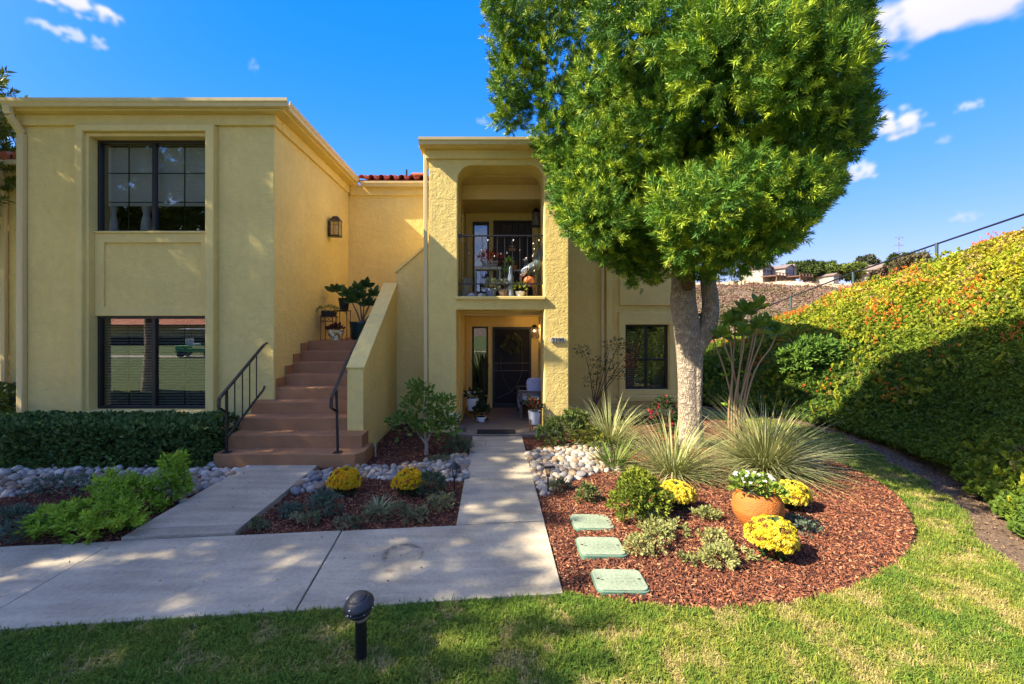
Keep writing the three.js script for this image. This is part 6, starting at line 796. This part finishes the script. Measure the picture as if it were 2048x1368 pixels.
// ---------------------------------------------------------------- hillside planting
{
  const r = rngOf(601), ivy = sprig(11, ovalLeaf(0.06, 0.042, 0.1, 0.1), 0.05, 1.25, 602, 0.5), lists = [], fl = [], cardA = rgb(0.075, 0.14, 0.014), cardB = rgb(0.30, 0.36, 0.018), cardC = rgb(0.50, 0.43, 0.03), dry = rgb(0.40, 0.28, 0.13);
  const v = new THREE.Vector3();
  const addOne = (x, z, s) => { if (fbm(x * 1.3 + 31, z * 1.3, 3) < -0.34 && r() < 0.7) return; const y = hillY(x, z), hh = sstep(y, 0.5, 3.6 - 0.05 * (-z)), n = fbm(x * 0.55 + 4, z * 0.55, 4), n2 = fbm(x * 1.7, z * 1.7 + 9, 3); let c = mixc(cardA, cardB, 0.15 + 0.5 * hh + 0.55 * n + 0.4 * (r() - 0.5)); c = mixc(c, cardC, sstep(hh * 0.8 + n2 * 0.5 + (r() - 0.5) * 0.6, 0.45, 1.15)); if (r() < sstep(hh + n2 * 0.9, 0.75, 1.4) * 0.45) c = mixc(c, dry, 0.4 + r() * 0.6); c.multiplyScalar(0.8 + 0.4 * r()); lists.push([placed(v.set(x, y + 0.02 + 0.10 * r() + 0.22 * Math.max(0, n + 0.1) + 0.10 * Math.max(0, n2), z).clone(), new THREE.Vector3((r() - 0.62) * 1.1, 0.85, (r() - 0.5) * 1.1).normalize(), r() * 6.28, s * (0.5 + 0.55 * r())), c]); };
  for (let i = 0; i < 135000; i++) { const d = 2.2 + 20 * Math.pow(r(), 1.35), f = hillFoot(d), x = f - 0.10 + (CREST + 0.7 - f) * r(); addOne(x + 0.14 * fbm(d * 3, x, 2), -d, d < 9 ? 1 : 1.35); }
  for (let i = 0; i < 6000; i++) { const d = -14 + 16 * r(), f = hillFoot(d); addOne(f + (CREST - f) * r(), -d, 2.6); }
  for (let i = 0; i < 3000; i++) { const d = 20 + 14 * r(), f = hillFoot(d); addOne(f + (CREST + 1 - f) * r(), -d, 2); }
  for (let i = 0; i < 5200; i++) { const d = 3 + 14 * Math.pow(r(), 1.3), f = hillFoot(d), x = f - 0.05 + (CREST + 0.4 - f) * r(), z = -d; if (fbm(x * 0.9 + 7, z * 0.9, 3) < 0.02) continue; const y = hillY(x, z); lists.push([placed(new THREE.Vector3(x, y + 0.14 + 0.2 * r(), z), new THREE.Vector3((r() - 0.5) * 1.3, 0.9, (r() - 0.5) * 1.3).normalize(), r() * 6.28, 0.5 + 0.45 * r(), 1.0 + 0.7 * r()), mixc(mixc(cardA, cardB, r()), r() < 0.2 ? dry : cardC, r() * 0.5)]); }
  scatter(scene, 'hill_groundcover', ivy, leafM([1, 1, 1], 0.3, 0.7), lists).userData.label = 'green and yellow ground cover over the slope at the right';
  const petal = sprig(9, leaf(0.045, 0.016, 0.1, 0.1, true), 0.05, 0.9, 603, 0.6);
  for (let i = 0; i < 2600; i++) { const d = 4.5 + 18 * Math.pow(r(), 1.2), f = hillFoot(d), t = Math.pow(r(), 0.6), x = f + (CREST + 0.3 - f) * t, z = -d, n = fbm(x * 0.8 + 20, z * 0.8, 3), y = hillY(x, z); if (n * 1.5 + 0.45 * t + (r() - 0.5) * 0.35 < 0.40) continue; const k = 2 + Math.floor(r() * 5); for (let j = 0; j < k; j++) { const xx = x + (r() - 0.5) * 0.22, zz = z + (r() - 0.5) * 0.22; fl.push([placed(new THREE.Vector3(xx, hillY(xx, zz) + 0.16 + 0.16 * r(), zz), new THREE.Vector3((r() - 0.6) * 0.8, 1, (r() - 0.3) * 0.8).normalize(), r() * 6, 0.55 + r() * 0.5), mixc(rgb(0.50, 0.075, 0.015), rgb(0.70, 0.26, 0.03), r())]); } }
  scatter(scene, 'hill_flowers', petal, leafM([1, 1, 1], 0.25, 0.8), fl).userData.label = 'orange red flowers dotted over the slope';
  // a fresh green bush low on the slope, wispy purple grass along the brow
  const bpos = [7.75, hillY(7.75, -10.6), -10.6], o = thing('shrub', 'rounded fresh green bush growing on the slope beside the tall plant', 'shrub', bpos);
  for (let i = 0; i < 5; i++) part(o, 'stem', tube([[0, 0, 0], [(i - 2) * 0.15, 0.4, 0.1], [(i - 2) * 0.3, 0.8, 0.1]], [0.02, 0.012, 0.004], 5, 3), M.barkBrown);
  foliage(o, [[0, 0.35, 0, 0.55, 0.35, 0.45], [-0.5, 0.22, 0.2, 0.38, 0.28, 0.35], [0.55, 0.32, 0.1, 0.5, 0.3, 0.38], [0.1, 0.55, 0, 0.35, 0.2, 0.3], [1.0, 0.3, 0.1, 0.4, 0.22, 0.3]], sprig(9, ovalLeaf(0.11, 0.035, 0.15, 0.2), 0.08, 1.1, 604), LM, 520, two([0.07, 0.16, 0.02], [0.16, 0.27, 0.03]), 605);
  const wl = []; for (let i = 0; i < 900; i++) { const d = 7.2 + 4.6 * r() * r() + 2 * r(), x = CREST + 0.1 + 0.7 * r(), z = -d; wl.push([placed(new THREE.Vector3(x, hillY(x, z) - 0.05, z), new THREE.Vector3((r() - 0.5) * 0.9, 1, (r() - 0.5) * 0.9).normalize(), r() * 6, (1.1 + 1.2 * r()) * (0.5 + 0.5 * sstep(d, 12, 8.5))), mixc(rgb(0.20, 0.07, 0.07), rgb(0.28, 0.22, 0.10), r())]); }
  scatter(scene, 'brow_grass', sprig(14, leaf(0.16, 0.006, 0.1, 0.2, true), 0.16, 0.7, 606), leafM([1, 1, 1], 0.2, 0.8), wl).userData.label = 'wispy purple brown grass along the brow of the slope';
}
{ // hillside fence
  const o = thing('hillside_fence', 'thin dark rail fence with posts running down the brow of the slope', 'fence'), X = 11.75, fy = (d) => EYE + (X / d) * d * 0, P = [];
  const rail = table([[6, 5.05], [9.5, 4.60], [11.5, 4.24], [14.15, 3.80], [17, 3.22], [22, 2.2]]);
  const ds = [6, 8.3, 11.48, 14.14, 17.08, 20, 23]; for (let i = 0; i < ds.length - 1; i++) part(o, 'rail', bar([X, rail(ds[i]), -ds[i]], [X, rail(ds[i + 1]), -ds[i + 1]], 0.024, 8), M.iron);
  for (let i = 0; i < ds.length; i++) part(o, 'post', bar([X, hillY(X, -ds[i]) - 0.4, -ds[i]], [X, rail(ds[i]) + 0.03, -ds[i]], 0.035, 8), S([0.04, 0.07, 0.06], 0.5));
}
// ---------------------------------------------------------------- far ridge: houses, trees, palms, pylon
{
  const ridge = scene.userData.ridge, wallM = S([0.27, 0.25, 0.22], 0.9), roofM = S([0.16, 0.12, 0.10], 0.9), glass = S([0.05, 0.07, 0.09], 0.2), deckM = S([0.13, 0.07, 0.045], 0.9);
  const at = (px, d) => { const x = gx(px, d); return [x, ridge(x, -d), -d]; };
  const gable = (x0, x1, y0, h, z0, z1) => { const s = new THREE.Shape(), m = (x0 + x1) / 2; s.moveTo(x0, y0); s.lineTo(m, y0 + h); s.lineTo(x1, y0); s.closePath(); const g = new THREE.ExtrudeGeometry(s, { depth: z0 - z1, bevelEnabled: false }); return worldUV(g.translate(0, 0, z1)); };
  const house2 = (label, px, py, d, w, h, turn, opt = {}) => { const [x, yy, z] = at(px, d), y = gy(py, d), o = thing('distant_house', label, 'house', [x, y, z], turn); part(o, 'wall', [bx(-w / 2, w / 2, -3, h, -4, 4)], wallM); part(o, 'gable', gable(-w / 2, w / 2, h, h * 0.42, 4, -4), wallM); const sl = Math.atan2(h * 0.42, w / 2), L = Math.hypot(h * 0.42, w / 2) + 0.7; for (const s of [-1, 1]) part(o, 'roof', worldUV(new THREE.BoxGeometry(L, 0.25, 9).rotateZ(-s * sl).translate(s * (w / 4 + 0.15), h * 1.21 + 0.05, 0)), roofM); for (let i = 0; i < (opt.win ?? 3); i++) { const f = grp(o, 'window'); part(f, 'pane', bx(-w / 2 + (i + 0.5) * w / (opt.win ?? 3) - 0.7, -w / 2 + (i + 0.5) * w / (opt.win ?? 3) + 0.7, h * 0.35, h * 0.8, 4.001, 4.06), glass); part(f, 'frame', [bx(-w / 2 + (i + 0.5) * w / (opt.win ?? 3) - 0.85, -w / 2 + (i + 0.5) * w / (opt.win ?? 3) + 0.85, h * 0.8, h * 0.84, 4.0, 4.12)], wallM); } if (opt.chim) part(o, 'chimney', bx(w * 0.28, w * 0.28 + 1.1, 0, h * 1.55, 3, 4.3), wallM); if (opt.deck) { part(o, 'deck', bx(-w * 0.7, w * 0.6, -0.5, -0.2, 4.01, 9), deckM); part(o, 'deck_rail', bx(-w * 0.7, w * 0.6, 0.5, 0.65, 8.8, 8.95), deckM); for (let i = 0; i < 5; i++) part(o, 'deck_post', bx(-w * 0.65 + i * w * 0.3, -w * 0.65 + i * w * 0.3 + 0.3, -3.2, 0.6, 8.7, 9), deckM); } };
  house2('distant pale house with deck, left one on the ridge', 1512, 555, 150, 6.2, 2.7, 0.5, { deck: 1 }); house2('distant pale house with chimney, right one of the pair on the ridge', 1556, 556, 149, 6.4, 2.8, 0.5, { chim: 1, deck: 1 });
  house2('tiny pale shed between the two ridge tree groups', 1650, 560, 151, 2.2, 1.2, 0.2, { win: 1 }); house2('white distant house behind the fence at the slope edge', 1742, 562, 148, 4, 3.6, 0.3, { win: 2 }); house2('white distant house mostly hidden behind the slope', 1778, 556, 152, 4, 1.8, -0.2);
  const clump = sprig(18, leaf(0.9, 0.45, 0.2, 0.1, true), 0.7, 1.3, 701), mat = leafM([1, 1, 1], 0.1, 0.9);
  const tree = (label, px, py, d, w, h, seed, c0 = [0.03, 0.055, 0.014], c1 = [0.10, 0.135, 0.025]) => { const x = gx(px, d), y0 = Math.min(ridge(x, -d), gy(py, d)), o = thing('ridge_tree', label, 'tree', [x, y0, -d], 0), top = gy(py, d) - y0 + h, r = rngOf(seed), L = []; part(o, 'trunk', tube([[0, -0.5, 0], [0.2, top * 0.4, 0], [0, top * 0.8, 0]], [0.35, 0.28, 0.1], 7, 3), M.barkBrown); for (let i = 0; i < 14; i++) { const a = i * 2.4, q = Math.sqrt((i + 0.5) / 14); L.push([Math.cos(a) * q * w * 0.36, top - h * 0.45 + (r() - 0.45) * h * 0.6 * (1.2 - q), Math.sin(a) * q * w * 0.3, (0.17 + 0.1 * r()) * w]); } crownOf(o, L, 3.2 * 26 / (w * w), (rr, tone) => mixc(rgb(...c0), rgb(...c1), tone * 0.55 + rr() * 0.45), seed, [clump], mat, 1, 0.4); };
  tree('dark green ridge tree right behind the paired houses', 1583, 556, 158, 7, 5.2, 711); tree('broad green ridge tree, second from the paired houses', 1607, 556, 157, 8, 6.0, 712); tree('tall narrow green ridge tree before the tiny shed', 1638, 556, 156, 5.5, 6.2, 713); tree('darker ridge tree low beside the tall narrow one', 1622, 562, 154, 6, 5, 714);
  tree('round ridge tree left of the white distant house', 1673, 562, 152, 7.5, 6.2, 715, [0.04, 0.075, 0.014], [0.13, 0.165, 0.025]); tree('round ridge tree touching the white distant house', 1704, 562, 151, 8, 6.4, 716, [0.05, 0.085, 0.014], [0.15, 0.18, 0.028]);
  tree('greyish sparse ridge tree above the slope', 1735, 545, 170, 6, 6, 717, [0.05, 0.06, 0.04], [0.10, 0.11, 0.06]); tree('dark ridge tree where the slope meets the sky', 1805, 545, 120, 6, 4.5, 718); tree('brown green ridge shrub under the palms', 1830, 545, 110, 6, 3.6, 719, [0.06, 0.06, 0.03], [0.14, 0.11, 0.05]); tree('low brown ridge shrub beside the white house', 1770, 566, 118, 6, 3.2, 720, [0.07, 0.05, 0.03], [0.16, 0.11, 0.06]);
  const palm = (label, px, py, d, h) => { const x = gx(px, d), y = gy(py, d), o = thing('palm_tree', label, 'palm tree', [x, y, -d]); part(o, 'trunk', tube([[0, -6, 0], [0.1, h * 0.5, 0], [0, h, 0]], [0.22, 0.18, 0.16], 7, 4), M.barkBrown); const g = leaf(2.0, 0.5, 0.3, 0.5); for (let i = 0; i < 22; i++) { const a = i * 2.4, e = lerp(0.3, 2.1, i / 22), f = part(o, 'frond', g, i < 14 ? S([0.08, 0.10, 0.03], 0.9, { side: THREE.DoubleSide }) : S([0.22, 0.16, 0.08], 0.9, { side: THREE.DoubleSide })); f.applyMatrix4(placed(new THREE.Vector3(0, h, 0), new THREE.Vector3(Math.sin(e) * Math.cos(a), Math.cos(e), Math.sin(e) * Math.sin(a)), 0, 1)); } };
  palm('distant palm tree on the ridge, left of the two', 1826, 535, 125, 3.2); palm('distant palm tree on the ridge, right of the two', 1847, 535, 122, 3.4);
  { const d = 420, x = gx(1798, d), o = thing('pylon', 'distant steel lattice power pylon on the horizon', 'pylon', [x, gy(520, d), -d]), H = 22, sm = S([0.22, 0.22, 0.24], 0.6), b = []; for (const s of [-1, 1]) part(o, 'leg', bar([s * 2.2, -8, 0], [s * 0.5, H, 0], 0.22, 5), sm); for (let i = 0; i < 7; i++) { const y0 = -6 + i * 4, w0 = 2.1 - i * 0.24; part(o, 'brace', bar([-w0, y0, 0], [w0 - 0.2, y0 + 4, 0], 0.12, 4), sm); part(o, 'brace', bar([w0, y0, 0], [-w0 + 0.2, y0 + 4, 0], 0.12, 4), sm); } for (const y of [H - 0.5, H - 8, H - 15]) part(o, 'crossarm', [bar([-5, y, 0], [5, y, 0], 0.2, 5), bar([-5, y, 0], [0, y + 1.6, 0], 0.12, 4), bar([5, y, 0], [0, y + 1.6, 0], 0.12, 4)], sm); }
}
// ---------------------------------------------------------------- across the lawn behind the camera, seen in the window panes
{
  const o = thing('opposite_house', 'cream house with red tile roof across the lawn behind the camera', 'house', [-34, -0.9, 33]);
  part(o, 'wall', bx(-9, 13, -0.1, 3.2, 0, 6), M.stucco); part(o, 'roof', [worldUV(new THREE.BoxGeometry(23.4, 0.15, 5).rotateX(-0.42).translate(2, 4.0, 1.2))], M.tile[0]); part(o, 'roof', bx(-9, 13, 3.2, 5.0, 3.4, 6.2), M.tile[2]);
  const p = struct('back_path', slabXZ([[-60, 14.2], [10, 11.5], [10, 12.7], [-60, 16.5]], -0.2, -0.01, 0.005), M.concrete);
  hedge('hedge along the opposite house behind the camera', -46, -20, 31, 29.5, 1.1, 2500, 73, two([0.04, 0.07, 0.02], [0.10, 0.15, 0.03]));
}
{ // golf cart on the back path, seen only as a reflection
  const o = thing('golf_cart', 'small green golf cart reflected in the lower left window', 'golf cart', [-19.6, 0, 13.2], 1.35), gr = S([0.05, 0.32, 0.06], 0.35);
  part(o, 'body', [bx(-0.55, 0.55, 0.3, 0.55, -1.1, 1.1, 0.08), bx(-0.5, 0.5, 0.5, 0.85, 0.55, 1.12, 0.15), bx(-0.52, 0.52, 0.5, 0.75, -1.12, -0.5, 0.08)], gr); part(o, 'seat', [bx(-0.5, 0.5, 0.75, 0.87, -0.45, 0.05, 0.04), bx(-0.5, 0.5, 0.85, 1.2, -0.5, -0.38, 0.04)], M.whitePaint);
  for (const [a, b] of [[-0.5, -0.6], [0.5, -0.6], [-0.5, 0.6], [0.5, 0.6]]) part(o, 'post', bar([a, 0.7, b], [a, 1.8, b * 0.9], 0.02, 6), M.iron);
  part(o, 'canopy', bx(-0.6, 0.6, 1.8, 1.86, -0.85, 0.8, 0.03), M.white); for (const [a, b] of [[-0.5, -0.75], [0.5, -0.75], [-0.5, 0.8], [0.5, 0.8]]) part(o, 'wheel', clean(new THREE.CylinderGeometry(0.22, 0.22, 0.16, 16).rotateZ(Math.PI / 2).translate(a, 0.22, b)), M.black);
}
renderer.render(scene, camera);
